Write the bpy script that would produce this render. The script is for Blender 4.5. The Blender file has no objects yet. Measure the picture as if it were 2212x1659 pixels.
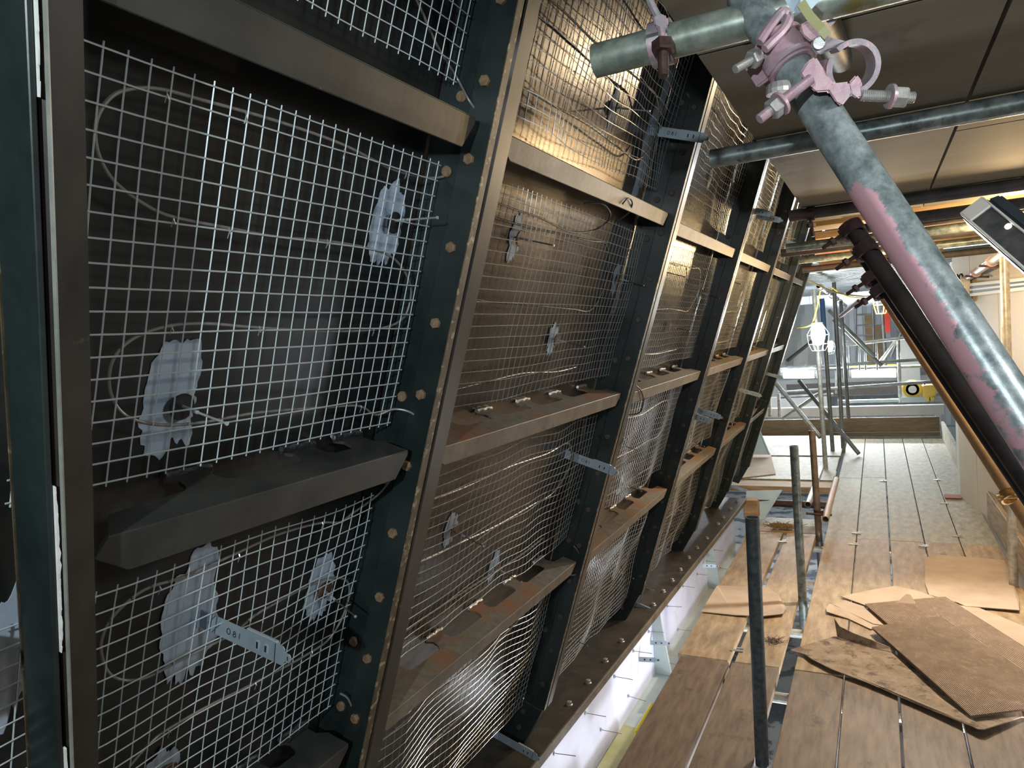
import bpy, bmesh, math, random
from mathutils import Vector, Matrix, noise
random.seed(7)
SC = bpy.context.scene
COL = SC.collection
V = Vector
# ------------------------------------------------------------------ camera
F = 1535.0; CX, CY = 1106.0, 829.5; EYE = V((0, 0, 1.65))
R = Matrix(((0.88765807, 0.03897618, 0.45885074),
            (0.45457546, 0.0851968, -0.88662431),
            (-0.07364984, 0.99560151, 0.05790801)))
cam_d = bpy.data.cameras.new('camera'); cam = bpy.data.objects.new('camera', cam_d); COL.objects.link(cam)
cam.matrix_world = Matrix.Translation(EYE) @ R.to_4x4()
cam_d.sensor_width = 36; cam_d.lens = F * 36 / 2212.0; cam_d.clip_start = 0.02; cam_d.clip_end = 200
SC.camera = cam
# ------------------------------------------------------------------ world, lights, exposure
w = bpy.data.worlds.new('site_air'); SC.world = w; w.use_nodes = True
w.node_tree.nodes['Background'].inputs[0].default_value = (0.75, 0.8, 0.9, 1)
w.node_tree.nodes['Background'].inputs[1].default_value = 0.05
SC.view_settings.view_transform = 'Standard'; SC.view_settings.look = 'None'
SC.view_settings.exposure = 0.35; SC.view_settings.gamma = 1; SC.view_settings.use_curve_mapping = False
def lamp(kind, name, loc, power, color, size=0.1, aim=None, spot=None, size_y=None):
    d = bpy.data.lights.new(name, kind); d.energy = power; d.color = color
    if kind == 'AREA':
        d.size = size
        if size_y: d.shape = 'RECTANGLE'; d.size_y = size_y
    else: d.shadow_soft_size = size
    if spot: d.spot_size = math.radians(spot); d.spot_blend = 0.5
    o = bpy.data.objects.new(name, d); COL.objects.link(o); o.location = loc
    if aim is not None: o.rotation_euler = (V(aim) - V(loc)).to_track_quat('-Z', 'Y').to_euler()
    return o
lamp('AREA', 'work_light_behind_camera', (-0.05, -0.80, 1.88), 17, (0.84, 0.94, 1.0), 0.035, (-0.6, 1.2, 1.2))
lamp('POINT', 'festoon_bulb_light', (0.02, 5.15, 1.76), 34, (1.0, 0.72, 0.38), 0.035)
lamp('POINT', 'festoon_bulb_right', (0.60, 4.0, 1.94), 32, (1.0, 0.68, 0.34), 0.05)  # unseen warm light added for the golden glow on the upper bays
lamp('AREA', 'tube_highlight_light', (0.95, 0.55, 2.0), 7.5, (0.95, 0.98, 1.0), 0.2, (0.0, 0.95, 1.75))
lamp('POINT', 'upper_lift_lamp', (0.85, 4.7, 2.66), 62, (1.0, 0.76, 0.48), 0.03)
lamp('POINT', 'white_lamp_light', (-0.50, 7.75, 1.50), 20, (0.90, 1.0, 0.97), 0.05)
lamp('AREA', 'far_tube_light_left', (-1.1, 11.6, 0.95), 55, (0.93, 0.97, 1.0), 0.8, (-1.0, 9, 0.6), size_y=0.1)
lamp('AREA', 'far_tube_light_right', (-0.05, 12.6, 0.95), 70, (0.93, 0.97, 1.0), 1.3, (0.0, 9, 0.8), size_y=0.1)
lamp('POINT', 'far_bay_light', (0.6, 13.5, 3.2), 650, (0.90, 0.96, 1.0), 0.3)
lamp('POINT', 'far_bay_light_left', (-2.2, 12.5, 2.2), 260, (0.90, 0.96, 1.0), 0.3)
lamp('AREA', 'under_deck_light', (-0.80, 3.4, -0.75), 27, (0.88, 0.92, 1.0), 0.3, (-1.25, 3.4, 0.0), size_y=5)
lamp('POINT', 'lower_level_light', (0.3, 3.4, -0.9), 60, (0.92, 0.96, 1.0), 0.2)
lamp('SPOT', 'walkway_light_overhead', (0.42, 4.75, 1.98), 140, (1.0, 0.93, 0.84), 0.06, (0.15, 3.0, 0.0), spot=105)

# ------------------------------------------------------------------ picture-to-place helpers
def ray(px, py): return R @ V((px - CX, -(py - CY), -F))
def at(px, py, depth): return EYE + ray(px, py) * (depth / F)
def onz(px, py, z): r = ray(px, py); return EYE + r * ((z - EYE.z) / r.z)
def ony(px, py, y): r = ray(px, py); return EYE + r * (y / r.y)
def onx(px, py, x): r = ray(px, py); return EYE + r * (x / r.x)
SD = V((-0.32568182, 0, -0.94547943)); N = V((0.94547943, 0, -0.32568182)); DW = 0.64
def WP(Y, t, h=0.0): return EYE - N * DW + V((0, Y, 0)) + SD * t + N * h
def onw(px, py, h):
    r = ray(px, py); return EYE + r * ((-DW + h) / r.dot(N))
def yt(p): q = p - EYE; return q.y, q.dot(SD)
def WF(Y, t, h=0.0):                       # wall frame: x along the wall, y up the slope, z out of the wall
    m = Matrix(((0, -SD.x, N.x), (1, 0, 0), (0, -SD.z, N.z))).to_4x4()
    return Matrix.Translation(WP(Y, t, h)) @ m
def frame(o, x, zhint):                    # orthonormal frame at o with x axis given
    x = x.normalized(); y = zhint.cross(x).normalized(); z = x.cross(y)
    m = Matrix((x, y, z)).transposed().to_4x4(); return Matrix.Translation(o) @ m

# ------------------------------------------------------------------ materials
MATS = {}
def mat(name, c1, c2=None, scale=8.0, rough=0.5, metal=0.0, bump=0.0, stretch=(1, 1, 1), detail=6, lo=0.35, hi=0.65,
        spec=0.5, emit=None, estr=0, c3=None, s3=2.0, lo3=0.55, hi3=0.62, rvar=0.0, objrand=0.0, alpha=None, trans=0):
    if name in MATS: return MATS[name]
    m = bpy.data.materials.new(name); m.use_nodes = True; nt = m.node_tree; b = nt.nodes['Principled BSDF']; MATS[name] = m
    b.inputs['Roughness'].default_value = rough; b.inputs['Metallic'].default_value = metal
    b.inputs['Specular IOR Level'].default_value = spec
    b.inputs['Base Color'].default_value = (*c1, 1)
    if trans: b.inputs['Transmission Weight'].default_value = trans
    if alpha is not None: b.inputs['Alpha'].default_value = alpha
    if emit:
        b.inputs['Emission Color'].default_value = (*emit, 1); b.inputs['Emission Strength'].default_value = estr
    if c2 is None and not bump: return m
    N_ = nt.nodes.new; L = nt.links.new
    geo = N_('ShaderNodeNewGeometry'); mp = N_('ShaderNodeMapping'); mp.inputs['Scale'].default_value = stretch
    L(geo.outputs['Position'], mp.inputs['Vector'])
    n = N_('ShaderNodeTexNoise'); n.inputs['Scale'].default_value = scale; n.inputs['Detail'].default_value = detail; n.inputs['Roughness'].default_value = 0.62
    L(mp.outputs[0], n.inputs['Vector'])
    rp = N_('ShaderNodeValToRGB'); rp.color_ramp.elements[0].position = lo; rp.color_ramp.elements[1].position = hi
    rp.color_ramp.elements[0].color = (*c1, 1); rp.color_ramp.elements[1].color = (*(c2 or c1), 1)
    L(n.outputs['Fac'], rp.inputs['Fac']); last = rp.outputs['Color']
    if c3:
        n3 = N_('ShaderNodeTexNoise'); n3.inputs['Scale'].default_value = s3; n3.inputs['Detail'].default_value = 8; n3.inputs['Roughness'].default_value = 0.6
        L(geo.outputs['Position'], n3.inputs['Vector'])
        r3 = N_('ShaderNodeMapRange'); r3.inputs['From Min'].default_value = lo3; r3.inputs['From Max'].default_value = hi3
        L(n3.outputs['Fac'], r3.inputs['Value'])
        mx = N_('ShaderNodeMix'); mx.data_type = 'RGBA'; L(r3.outputs[0], mx.inputs['Factor']); L(last, mx.inputs['A']); mx.inputs['B'].default_value = (*c3, 1)
        last = mx.outputs['Result']
    if objrand:
        oi = N_('ShaderNodeObjectInfo'); hs = N_('ShaderNodeHueSaturation')
        mr = N_('ShaderNodeMapRange'); mr.inputs['To Min'].default_value = 1 - objrand; mr.inputs['To Max'].default_value = 1 + objrand
        L(oi.outputs['Random'], mr.inputs['Value']); L(mr.outputs[0], hs.inputs['Value']); L(last, hs.inputs['Color']); last = hs.outputs['Color']
    L(last, b.inputs['Base Color'])
    if rvar:
        rr = N_('ShaderNodeMapRange'); rr.inputs['To Min'].default_value = rough - rvar; rr.inputs['To Max'].default_value = rough + rvar
        L(n.outputs['Fac'], rr.inputs['Value']); L(rr.outputs[0], b.inputs['Roughness'])
    if bump:
        bp = N_('ShaderNodeBump'); bp.inputs['Strength'].default_value = bump; bp.inputs['Distance'].default_value = 0.004
        L(n.outputs['Fac'], bp.inputs['Height']); L(bp.outputs[0], b.inputs['Normal'])
    return m
STEEL = mat('dark_green_steel', (0.008, 0.014, 0.0135), (0.018, 0.027, 0.0255), 7, 0.34, 0.0, 0.12, spec=0.6, c3=(0.05, 0.058, 0.055), s3=9, lo3=0.66, hi3=0.80, rvar=0.12)
FLANGE = mat('brown_steel_edge', (0.016, 0.0145, 0.012), (0.040, 0.034, 0.026), 9, 0.34, 0.15, 0.1, stretch=(1, 1, 0.4), spec=0.7, c3=(0.10, 0.08, 0.05), s3=45, lo3=0.66, hi3=0.74)
EDGEM = mat('worn_rust_edge', (0.05, 0.038, 0.024), (0.11, 0.085, 0.05), 30, 0.45, 0.1, 0.1, c3=(0.34, 0.28, 0.16), s3=55, lo3=0.56, hi3=0.64)
LEDGEM = mat('dusty_brown_ledge', (0.035, 0.029, 0.023), (0.072, 0.059, 0.046), 12, 0.45, 0.05, 0.1, c3=(0.13, 0.105, 0.08), s3=18, lo3=0.62, hi3=0.74)
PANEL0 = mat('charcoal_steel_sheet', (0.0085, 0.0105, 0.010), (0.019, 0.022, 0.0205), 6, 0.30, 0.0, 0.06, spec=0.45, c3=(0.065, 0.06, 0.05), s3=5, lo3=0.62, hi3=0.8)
PANEL1 = mat('brown_steel_sheet', (0.034, 0.028, 0.022), (0.085, 0.070, 0.054), 3.0, 0.27, 0.45, 0.10, stretch=(6, 0.5, 9), spec=0.6, c3=(0.12, 0.105, 0.09), s3=3, lo3=0.52, hi3=0.75, rvar=0.1)  # brown includes warm reflected light put into the sheet colour
TRAN0 = mat('dark_angle_steel', (0.020, 0.022, 0.020), (0.040, 0.041, 0.036), 12, 0.40, 0.0, 0.15, spec=0.5, c3=(0.12, 0.10, 0.08), s3=50, lo3=0.68, hi3=0.74)
TRAN1 = mat('dusty_angle_steel', (0.11, 0.09, 0.063), (0.18, 0.152, 0.11), 16, 0.5, 0.0, 0.2, spec=0.4, c3=(0.07, 0.05, 0.035), s3=30, lo3=0.62, hi3=0.74)  # warm light on the farther bays is put into this beige, with dust
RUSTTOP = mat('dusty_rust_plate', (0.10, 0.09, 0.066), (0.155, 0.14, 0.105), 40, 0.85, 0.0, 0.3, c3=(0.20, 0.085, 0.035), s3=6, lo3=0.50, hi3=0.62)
GALV = mat('bright_galvanised_wire', (0.52, 0.56, 0.57), None, rough=0.30, metal=0.75, spec=0.7)
GALVN = mat('pale_galvanised_wire', (0.50, 0.57, 0.58), None, rough=0.42, metal=0.25, spec=0.6)
WELD = mat('shiny_weld_metal', (0.07, 0.085, 0.085), (0.16, 0.18, 0.18), 120, 0.22, 0.7, 0.5)
CABLE = mat('grey_sheathed_cable', (0.20, 0.19, 0.175), None, rough=0.4, metal=0.3)
CABLED = mat('black_cable', (0.015, 0.013, 0.012), None, rough=0.45)
RUST = mat('rusty_bolt_head', (0.14, 0.09, 0.05), (0.25, 0.17, 0.095), 90, 0.75, 0.1, 0.5)
BOLTD = mat('dull_steel_bolt', (0.20, 0.18, 0.16), (0.34, 0.32, 0.29), 60, 0.4, 0.6, 0.2)
PATCH = mat('blue_grey_primer', (0.30, 0.38, 0.47), (0.40, 0.48, 0.58), 25, 0.6, 0.0, 0.1)
ZINC = mat('zinc_strap', (0.33, 0.41, 0.46), (0.42, 0.50, 0.55), 18, 0.42, 0.5, 0.05, rvar=0.1)
ZINCL = mat('zinc_strap_clip', (0.50, 0.56, 0.58), None, rough=0.35, metal=0.5)
BLACK = mat('black_rubber', (0.012, 0.012, 0.013), None, rough=0.5)
WASHB = mat('brown_washer', (0.09, 0.045, 0.03), (0.14, 0.07, 0.045), 60, 0.5, 0.2)
INK = mat('black_marker_ink', (0.008, 0.008, 0.01), None, rough=0.7)
SEAL = mat('white_sealant', (0.62, 0.64, 0.60), (0.72, 0.72, 0.68), 60, 0.7, bump=0.4)
WHITE = mat('white_painted_beam', (0.62, 0.64, 0.80), (0.70, 0.72, 0.88), 6, 0.45, 0, 0.03, c3=(0.55, 0.52, 0.62), s3=8, lo3=0.62, hi3=0.8)
PALEG = mat('pale_grey_green_paint', (0.42, 0.50, 0.48), (0.50, 0.57, 0.54), 10, 0.5, 0, 0.05)
OLIVE = mat('olive_film', (0.30, 0.29, 0.10), (0.42, 0.42, 0.22), 6, 0.5)
YELLOW = mat('yellow_plastic', (0.85, 0.72, 0.02), None, rough=0.5)
TUBE = mat('weathered_galvanised_tube', (0.08, 0.105, 0.10), (0.28, 0.32, 0.30), 26, 0.36, 0.45, 0.06, detail=10, rvar=0.1, c3=(0.05, 0.065, 0.065), s3=22, lo3=0.60, hi3=0.68)
TUBEG = mat('greenish_galvanised_tube', (0.18, 0.22, 0.18), (0.40, 0.45, 0.39), 34, 0.36, 0.4, 0.05, c3=(0.16, 0.14, 0.05), s3=16, lo3=0.56, hi3=0.66)
TUBED = mat('dark_brown_tube', (0.045, 0.041, 0.041), (0.10, 0.09, 0.086), 12, 0.58, 0.0, 0.05, spec=0.35, c3=(0.09, 0.05, 0.055), s3=6, lo3=0.55, hi3=0.65)
TUBEF = mat('far_grey_tube', (0.17, 0.18, 0.175), (0.30, 0.31, 0.30), 8, 0.42, 0.3)
TUBEB = mat('bright_galvanised_tube', (0.36, 0.37, 0.35), (0.62, 0.62, 0.58), 30, 0.38, 0.4, 0.04, c3=(0.36, 0.27, 0.18), s3=7, lo3=0.58, hi3=0.7)
TUBEO = mat('ochre_tube', (0.46, 0.31, 0.18), (0.60, 0.43, 0.27), 10, 0.5, 0.1, 0.05)
GREYPOST = mat('dull_blue_grey_post', (0.045, 0.058, 0.065), (0.11, 0.13, 0.135), 45, 0.5, 0.2, 0.05)
PINK = mat('pink_coated_coupler', (0.42, 0.26, 0.31), (0.52, 0.36, 0.39), 50, 0.42, 0.1, 0.3, c3=(0.42, 0.38, 0.40), s3=22, lo3=0.50, hi3=0.64)
PINKG = mat('lilac_grey_coupler', (0.30, 0.27, 0.29), (0.44, 0.38, 0.41), 40, 0.4, 0.3, 0.3, c3=(0.66, 0.40, 0.42), s3=26, lo3=0.54, hi3=0.62)
DARKC = mat('dark_rusty_coupler', (0.06, 0.035, 0.03), (0.12, 0.07, 0.06), 40, 0.5, 0.4, 0.3)
BOLTG = mat('zinc_bolt', (0.36, 0.36, 0.34), (0.50, 0.48, 0.45), 60, 0.4, 0.5, 0.2)
PLY = mat('plywood_sheet', (0.13, 0.118, 0.080), (0.185, 0.168, 0.12), 2.5, 0.7, 0, 0.03, stretch=(0.5, 2.5, 1), c3=(0.075, 0.045, 0.025), s3=2.6, lo3=0.62, hi3=0.68, objrand=0.12)
TIMB = mat('sawn_timber', (0.36, 0.22, 0.11), (0.55, 0.38, 0.21), 4, 0.7, 0, 0.15, stretch=(0.8, 8, 8), objrand=0.25)
TIMBR = mat('red_stained_timber', (0.55, 0.20, 0.11), (0.62, 0.28, 0.17), 9, 0.7, 0, 0.1)
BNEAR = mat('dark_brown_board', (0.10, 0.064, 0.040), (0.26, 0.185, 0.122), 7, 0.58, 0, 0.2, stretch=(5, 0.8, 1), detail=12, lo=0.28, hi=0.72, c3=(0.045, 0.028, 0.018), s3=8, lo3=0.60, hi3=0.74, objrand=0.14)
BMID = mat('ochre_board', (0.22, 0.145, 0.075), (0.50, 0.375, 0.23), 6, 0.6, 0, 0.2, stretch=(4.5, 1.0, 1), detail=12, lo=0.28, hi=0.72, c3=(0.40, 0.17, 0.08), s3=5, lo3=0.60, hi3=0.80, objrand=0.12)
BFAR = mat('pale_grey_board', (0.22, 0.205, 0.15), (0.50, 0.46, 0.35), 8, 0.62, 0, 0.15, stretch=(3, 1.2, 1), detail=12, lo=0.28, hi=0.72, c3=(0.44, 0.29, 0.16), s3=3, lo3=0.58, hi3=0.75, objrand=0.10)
TOE = mat('brown_toe_board', (0.22, 0.15, 0.09), (0.34, 0.25, 0.155), 6, 0.65, 0, 0.1, stretch=(1, 1, 8))
CARD = mat('tan_cardboard', (0.47, 0.355, 0.26), (0.56, 0.44, 0.33), 7, 0.85, 0, 0.05)
CARDC = mat('ribbed_cardboard', (0.33, 0.245, 0.175), (0.42, 0.32, 0.24), 9, 0.85, 0, 0.05, c3=(0.50, 0.38, 0.285), s3=34, lo3=0.54, hi3=0.70)
CARDD = mat('dirty_torn_cardboard', (0.22, 0.16, 0.105), (0.35, 0.265, 0.185), 14, 0.85, 0, 0.3, c3=(0.13, 0.09, 0.06), s3=16, lo3=0.52, hi3=0.62)
CREAM = mat('cream_cladding', (0.62, 0.55, 0.45), (0.68, 0.61, 0.51), 2, 0.55)
GREYW = mat('light_grey_cladding', (0.52, 0.53, 0.53), (0.58, 0.59, 0.59), 2, 0.55)
DARKRUN = mat('dark_hoarding_board', (0.05, 0.045, 0.038), (0.085, 0.075, 0.062), 4, 0.7)  # darkens wall panels out of view so the nearest bay's sheets reflect less
OFFW = mat('off_white_paint', (0.75, 0.76, 0.74), (0.82, 0.83, 0.80), 3, 0.5)
SHEET = mat('blue_white_sheeting', (0.56, 0.61, 0.67), (0.70, 0.74, 0.79), 1.5, 0.45)
DECK = mat('galvanised_decking', (0.36, 0.40, 0.42), (0.48, 0.52, 0.54), 6, 0.4, 0.4, 0.03, stretch=(0.4, 4, 1))
PLASTIC = mat('pale_blue_membrane', (0.50, 0.64, 0.74), (0.60, 0.73, 0.80), 5, 0.4)
STRAW = mat('straw_fibre', (0.24, 0.17, 0.07), (0.36, 0.26, 0.12), 40, 0.9, 0, 0.4)
BRICKR = mat('red_brown_block', (0.30, 0.10, 0.06), None, rough=0.7)
BLUEP = mat('blue_sleeve', (0.10, 0.22, 0.50), None, rough=0.5)
REDP = mat('red_netting', (0.75, 0.06, 0.04), None, rough=0.6)
LAMPW = mat('lit_white_lamp', (0.9, 0.95, 0.95), emit=(0.90, 1.0, 0.98), estr=22)
LAMPT = mat('lit_tube_lamp', (0.95, 0.95, 0.95), emit=(0.95, 0.98, 1.0), estr=9)
LAMPY = mat('lit_warm_bulb', (1, 0.8, 0.4), emit=(1.0, 0.68, 0.28), estr=45)
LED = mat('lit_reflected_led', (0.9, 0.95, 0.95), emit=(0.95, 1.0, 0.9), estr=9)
CAGE = mat('yellow_cage', (0.85, 0.60, 0.12), None, rough=0.45)
CORDY = mat('yellow_cord', (0.80, 0.62, 0.10), None, rough=0.5)
HOUS = mat('charcoal_housing', (0.035, 0.045, 0.05), (0.06, 0.07, 0.078), 9, 0.35)
FRAMEW = mat('cream_lamp_bezel', (0.75, 0.70, 0.62), None, rough=0.35)
GLASSM = mat('mirror_like_lens', (0.30, 0.33, 0.34), (0.58, 0.60, 0.60), 10, 0.16, 0.85, 0.25, stretch=(3, 1, 5), detail=3)
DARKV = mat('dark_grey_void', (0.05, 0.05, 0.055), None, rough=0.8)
LOWER = mat('lower_level_pale_slab', (0.55, 0.57, 0.58), (0.70, 0.72, 0.73), 3, 0.5, c3=(0.16, 0.18, 0.22), s3=2.5, lo3=0.52, hi3=0.56)

def pink_tube():
    m = bpy.data.materials.new('pink_sprayed_tube'); m.use_nodes = True; nt = m.node_tree; b = nt.nodes['Principled BSDF']
    N_ = nt.nodes.new; L = nt.links.new
    tc = N_('ShaderNodeTexCoord'); mp = N_('ShaderNodeMapping'); L(tc.outputs['Object'], mp.inputs['Vector'])
    n = N_('ShaderNodeTexNoise'); n.inputs['Scale'].default_value = 38; n.inputs['Detail'].default_value = 12; n.inputs['Roughness'].default_value = 0.7; L(mp.outputs[0], n.inputs['Vector'])
    rp = N_('ShaderNodeValToRGB'); rp.color_ramp.elements[0].position = 0.36; rp.color_ramp.elements[1].position = 0.66
    rp.color_ramp.elements[0].color = (0.11, 0.145, 0.145, 1); rp.color_ramp.elements[1].color = (0.40, 0.45, 0.45, 1); L(n.outputs['Fac'], rp.inputs['Fac'])
    # paint mask: local x runs down the tube, local y round it
    sx = N_('ShaderNodeSeparateXYZ'); L(tc.outputs['Object'], sx.inputs[0])
    n2 = N_('ShaderNodeTexNoise'); n2.inputs['Scale'].default_value = 52; n2.inputs['Detail'].default_value = 8; n2.inputs['Roughness'].default_value = 0.7; L(mp.outputs[0], n2.inputs['Vector'])
    cr = N_('ShaderNodeValToRGB'); e = cr.color_ramp.elements; e[0].position = 0.30; e[0].color = (0, 0, 0, 1); e[1].position = 0.36; e[1].color = (1, 1, 1, 1)
    for p, v in ((0.46, 0.78), (0.56, 0.62), (0.66, 0.54), (0.85, 0.42)):
        q = e.new(p); q.color = (v, v, v, 1)
    L(sx.outputs['X'], cr.inputs['Fac'])
    side = N_('ShaderNodeMapRange'); side.inputs['From Min'].default_value = -0.016; side.inputs['From Max'].default_value = 0.012
    L(sx.outputs['Y'], side.inputs['Value'])
    mul = N_('ShaderNodeMath'); mul.operation = 'MULTIPLY'; L(cr.outputs['Color'], mul.inputs[0]); L(side.outputs[0], mul.inputs[1])
    sub = N_('ShaderNodeMath'); sub.operation = 'SUBTRACT'; L(mul.outputs[0], sub.inputs[0])
    s2 = N_('ShaderNodeMath'); s2.operation = 'MULTIPLY'; L(n2.outputs['Fac'], s2.inputs[0]); s2.inputs[1].default_value = 1.0; L(s2.outputs[0], sub.inputs[1])
    mk = N_('ShaderNodeMapRange'); mk.inputs['From Min'].default_value = -0.06; mk.inputs['From Max'].default_value = 0.05; L(sub.outputs[0], mk.inputs['Value'])
    mx = N_('ShaderNodeMix'); mx.data_type = 'RGBA'; L(mk.outputs[0], mx.inputs['Factor']); L(rp.outputs['Color'], mx.inputs['A']); mx.inputs['B'].default_value = (0.68, 0.37, 0.41, 1)
    L(mx.outputs['Result'], b.inputs['Base Color'])
    b.inputs['Roughness'].default_value = 0.33; b.inputs['Metallic'].default_value = 0.25
    bp = N_('ShaderNodeBump'); bp.inputs['Strength'].default_value = 0.12; bp.inputs['Distance'].default_value = 0.003
    L(n2.outputs['Fac'], bp.inputs['Height']); L(bp.outputs[0], b.inputs['Normal'])
    return m
PINKT = pink_tube()

# ------------------------------------------------------------------ object helpers
def tag(o, label=None, cat=None, group=None, kind=None):
    if label: o['label'] = label
    if cat: o['category'] = cat
    if group: o['group'] = group
    if kind: o['kind'] = kind
    return o
WORLD_LOC = {}
def thing(name, loc, label, cat, group=None):
    o = bpy.data.objects.new(name, None); COL.objects.link(o); o.location = loc; o.empty_display_size = 0.05
    WORLD_LOC[o.name] = V(loc); return tag(o, label, cat, group)
def struct(name, loc):
    o = bpy.data.objects.new(name, None); COL.objects.link(o); o.location = loc; WORLD_LOC[o.name] = V(loc); o['kind'] = 'structure'; return o
def wl(o):
    return WORLD_LOC.get(o.name, V((0, 0, 0)))
def mesh(name, bm, m=None, smooth=False):
    me = bpy.data.meshes.new(name); bm.normal_update(); bm.to_mesh(me); bm.free()
    if m: me.materials.append(m)
    if smooth:
        for p in me.polygons: p.use_smooth = True
    return me
def obj(name, bm, m, parent=None, smooth=False, label=None, cat=None, group=None, kind=None):
    """bm is in world coordinates; the object's origin goes to its parent's or to its own base"""
    if parent is not None: o0 = wl(parent)
    else:
        vs = [v.co for v in bm.verts]
        o0 = V((sum(v.x for v in vs) / len(vs), sum(v.y for v in vs) / len(vs), min(v.z for v in vs)))
    for v in bm.verts: v.co -= o0
    bmesh.ops.recalc_face_normals(bm, faces=bm.faces)
    me = mesh(name, bm, m, smooth); o = bpy.data.objects.new(name, me); COL.objects.link(o)
    if parent is not None: o.parent = parent
    else: o.location = o0
    WORLD_LOC[o.name] = o0.copy()
    if smooth:
        try: me.set_sharp_from_angle(angle=math.radians(40))
        except Exception: pass
    return tag(o, label, cat, group, kind)
def inst(name, me, M, parent=None, label=None):
    o = bpy.data.objects.new(name, me); COL.objects.link(o)
    if parent is not None: o.parent = parent; o.matrix_basis = Matrix.Translation(-wl(parent)) @ M
    else: o.matrix_basis = M
    WORLD_LOC[o.name] = M.to_translation()
    if label: o['label'] = label
    return o
BM = bmesh.new
def box(bm, x0, x1, y0, y1, z0, z1, M=None):
    vs = [bm.verts.new((x, y, z)) for x in (x0, x1) for y in (y0, y1) for z in (z0, z1)]
    for a in ((0, 1, 3, 2), (4, 6, 7, 5), (0, 4, 5, 1), (2, 3, 7, 6), (0, 2, 6, 4), (1, 5, 7, 3)): bm.faces.new([vs[i] for i in a])
    if M is not None:
        for v in vs: v.co = M @ v.co
    return bm
def prism(bm, pts, ax, a0, a1, M=None):
    """polygon pts in the two axes other than ax, extruded along ax from a0 to a1"""
    def mk(p, a):
        c = [p[0], p[1]]; c.insert(ax, a); v = V(c); return bm.verts.new(M @ v if M is not None else v)
    A = [mk(p, a0) for p in pts]; B = [mk(p, a1) for p in pts]
    bm.faces.new(A[::-1]); bm.faces.new(B); n = len(pts)
    for i in range(n): bm.faces.new((A[i], A[(i + 1) % n], B[(i + 1) % n], B[i]))
    return bm
def basis(d):
    d = d.normalized(); a = V((0, 0, 1)) if abs(d.z) < 0.9 else V((1, 0, 0)); u = d.cross(a).normalized(); return u, d.cross(u)
def tube(bm, a, b, r, seg=20, wall=0.0035, solid=False):
    a, b = V(a), V(b); u, v = basis(b - a)
    def ring(c, rr): return [bm.verts.new(c + (u * math.cos(2 * math.pi * i / seg) + v * math.sin(2 * math.pi * i / seg)) * rr) for i in range(seg)]
    A, B = ring(a, r), ring(b, r)
    for i in range(seg): bm.faces.new((A[i], A[(i + 1) % seg], B[(i + 1) % seg], B[i]))
    if solid: bm.faces.new(A[::-1]); bm.faces.new(B); return bm
    C, D = ring(a, r - wall), ring(b, r - wall)
    for i in range(seg):
        j = (i + 1) % seg; bm.faces.new((C[i], D[i], D[j], C[j])); bm.faces.new((A[j], A[i], C[i], C[j])); bm.faces.new((B[i], B[j], D[j], D[i]))
    return bm
def path(bm, pts, r, seg=6, flat=None):
    """swept tube through pts; flat=(w,h,normal) gives a ribbon of rectangular section"""
    pts = [V(p) for p in pts]; rings = []; u0 = None
    for i, p in enumerate(pts):
        d = (pts[min(i + 1, len(pts) - 1)] - pts[max(i - 1, 0)]).normalized()
        if flat:
            nrm = V(flat[2]).normalized(); u = nrm.cross(d).normalized()
            ring = [p + u * (sx * flat[0] / 2) + nrm * (sy * flat[1] / 2) for sx, sy in ((-1, -1), (1, -1), (1, 1), (-1, 1))]
        else:
            if u0 is None: u0 = basis(d)[0]
            u = (u0 - d * u0.dot(d)).normalized(); u0 = u; v = d.cross(u)
            ring = [p + (u * math.cos(2 * math.pi * k / seg) + v * math.sin(2 * math.pi * k / seg)) * r for k in range(seg)]
        rings.append([bm.verts.new(q) for q in ring])
    n = len(rings[0])
    for a, b in zip(rings, rings[1:]):
        for k in range(n): bm.faces.new((a[k], a[(k + 1) % n], b[(k + 1) % n], b[k]))
    bm.faces.new(rings[0][::-1]); bm.faces.new(rings[-1]); return bm
def spline(pts, k=6):
    pts = [V(p) for p in pts]; out = []
    for i in range(len(pts) - 1):
        p0, p1, p2, p3 = pts[max(i - 1, 0)], pts[i], pts[i + 1], pts[min(i + 2, len(pts) - 1)]
        for j in range(k):
            t = j / k; out.append(0.5 * ((2 * p1) + (p2 - p0) * t + (2 * p0 - 5 * p1 + 4 * p2 - p3) * t * t + (3 * p1 - p0 - 3 * p2 + p3) * t ** 3))
    out.append(pts[-1]); return out
def hexa(bm, M, r, h, seg=6, ch=0.15):
    """hexagon or round head standing on z=0 of M, chamfered"""
    rings = []
    for rr, z in ((r, 0), (r, h * (1 - ch)), (r * 0.86, h)):
        rings.append([bm.verts.new(M @ V((rr * math.cos(2 * math.pi * i / seg), rr * math.sin(2 * math.pi * i / seg), z))) for i in range(seg)])
    for a, b in zip(rings, rings[1:]):
        for i in range(seg): bm.faces.new((a[i], a[(i + 1) % seg], b[(i + 1) % seg], b[i]))
    bm.faces.new(rings[0][::-1]); bm.faces.new(rings[-1]); return bm
def bevel(bm, w=0.002, seg=1):
    bmesh.ops.bevel(bm, geom=list(bm.edges), offset=w, segments=seg, affect='EDGES', clamp_overlap=True); return bm
ORD = ['', 'first', 'second', 'third', 'fourth', 'fifth', 'sixth', 'seventh']
BAYN = {0: 'sliver bay at the far left edge', 1: 'nearest bay', 2: 'second bay', 3: 'third bay', 4: 'fourth bay', 5: 'fifth bay', 6: 'last bay'}
ROWN = ['top row', 'upper middle row', 'lower middle row', 'bottom row']
STUDY = [None, 1.065, 2.275, 3.50, 4.735, 5.95, 7.02]

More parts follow.
